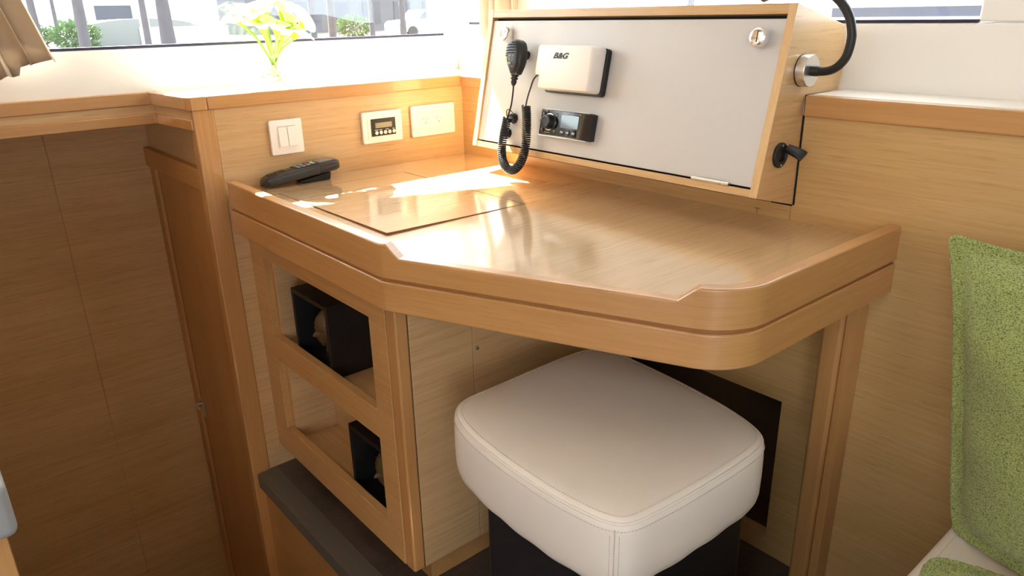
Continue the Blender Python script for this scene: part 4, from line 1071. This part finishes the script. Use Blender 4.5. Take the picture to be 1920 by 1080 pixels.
for kk, (dr_, ds, lb_) in enumerate((((-.70, .714), 24, 'white moored boat seen over the left half of the console'), ((-.36, .933), 22, 'white moored boat seen behind the gooseneck lamp'))):
    bt_ = thing('moored_boat', lb_, 'boat', tuple(out(dr_, ds)), 'moored boats'); q0 = out(dr_, ds)
    hull = []
    for i in range(11):
        s_ = i / 10; w_ = 1.5 * math.sin(PI * (.12 + .80 * s_)) ** .8
        hull.append([q0 + V((-5 + 10 * s_, -w_, .9)), q0 + V((-5 + 10 * s_, -w_ * .8, .1)), q0 + V((-5 + 10 * s_, 0, -.9)), q0 + V((-5 + 10 * s_, w_ * .8, .1)), q0 + V((-5 + 10 * s_, w_, .9))])
    obj('hull', MB().rings(hull), 'boat_w', bt_)
    obj('deckhouse', MB().box(q0.x - 2.5, q0.y - 1, q0.z + .85, q0.x + 2, q0.y + 1, q0.z + 1.35), 'boat_w', bt_, .1, 2)
    obj('deckhouse_window', MB().box(q0.x - 2.2, q0.y - 1.02, q0.z + 1.0, q0.x + 1.7, q0.y - .99, q0.z + 1.22), 'out_dark', bt_)
    for j in range(7): obj('stanchion', MB().tube([q0 + V((-4.2 + j * 1.4, -1.0, .85)), q0 + V((-4.2 + j * 1.4, -1.0, 1.5))], .02, 6), 'steel', bt_)
    obj('mast', MB().tube([q0 + V((.4, 0, 1.3)), q0 + V((.4, 0, 11))], .09, 10), 'steel', bt_)

# ------------------------------------------------------------------ light
W = bpy.data.worlds.new('sky'); S.world = W; W.use_nodes = True
bg = W.node_tree.nodes['Background']
bg.inputs['Color'].default_value = (.93, .965, 1.0, 1); bg.inputs['Strength'].default_value = 7.5
sd_ = bpy.data.lights.new('sun', 'SUN'); sd_.energy = 88; sd_.angle = math.radians(.6); sd_.color = (1, .97, .92)
so_ = bpy.data.objects.new('sun', sd_); COL.objects.link(so_)
so_.rotation_euler = V((.97, -.03, -1.0)).to_track_quat('-Z', 'Y').to_euler()
def portal(loc, size, dirv):
    l = bpy.data.lights.new('window_portal', 'AREA'); l.shape = 'RECTANGLE'; l.size, l.size_y = size; l.cycles.is_portal = True
    o = bpy.data.objects.new('window_portal', l); COL.objects.link(o); o.location = loc
    z = -V(dirv).normalized(); y = V((0, 0, 1)); x = y.cross(z)
    o.matrix_world = Matrix(((x.x, y.x, z.x, loc[0]), (x.y, y.y, z.y, loc[1]), (x.z, y.z, z.z, loc[2]), (0, 0, 0, 1)))
portal((-.205, -.95, 1.41), (2.1, .68), (1, 0, 0))
portal((.605, .139, 1.40), (1.25, .6), (0, -1, 0))
portal((3.58, -2.5, .95), (1.2, 1.9), (-1, 0, 0))
pl_ = bpy.data.lights.new('hatch_portal', 'AREA'); pl_.shape = 'SQUARE'; pl_.size = .86; pl_.cycles.is_portal = True
po_ = bpy.data.objects.new('hatch_portal', pl_); COL.objects.link(po_); po_.location = (1.90, -2.5, 1.995)
portal((1.85, -3.19, 1.35), (3.5, .8), (0, 1, 0))

S.view_settings.view_transform = 'Standard'; S.view_settings.look = 'None'; S.view_settings.gamma = 1; S.view_settings.use_curve_mapping = False
S.view_settings.exposure = 0.08
S.cycles.use_denoising = True
S.cycles.max_bounces = 10; S.cycles.diffuse_bounces = 6; S.cycles.glossy_bounces = 4; S.cycles.transmission_bounces = 6; S.cycles.transparent_max_bounces = 12
S.cycles.caustics_reflective = False; S.cycles.caustics_refractive = False
S.cycles.sample_clamp_indirect = 40
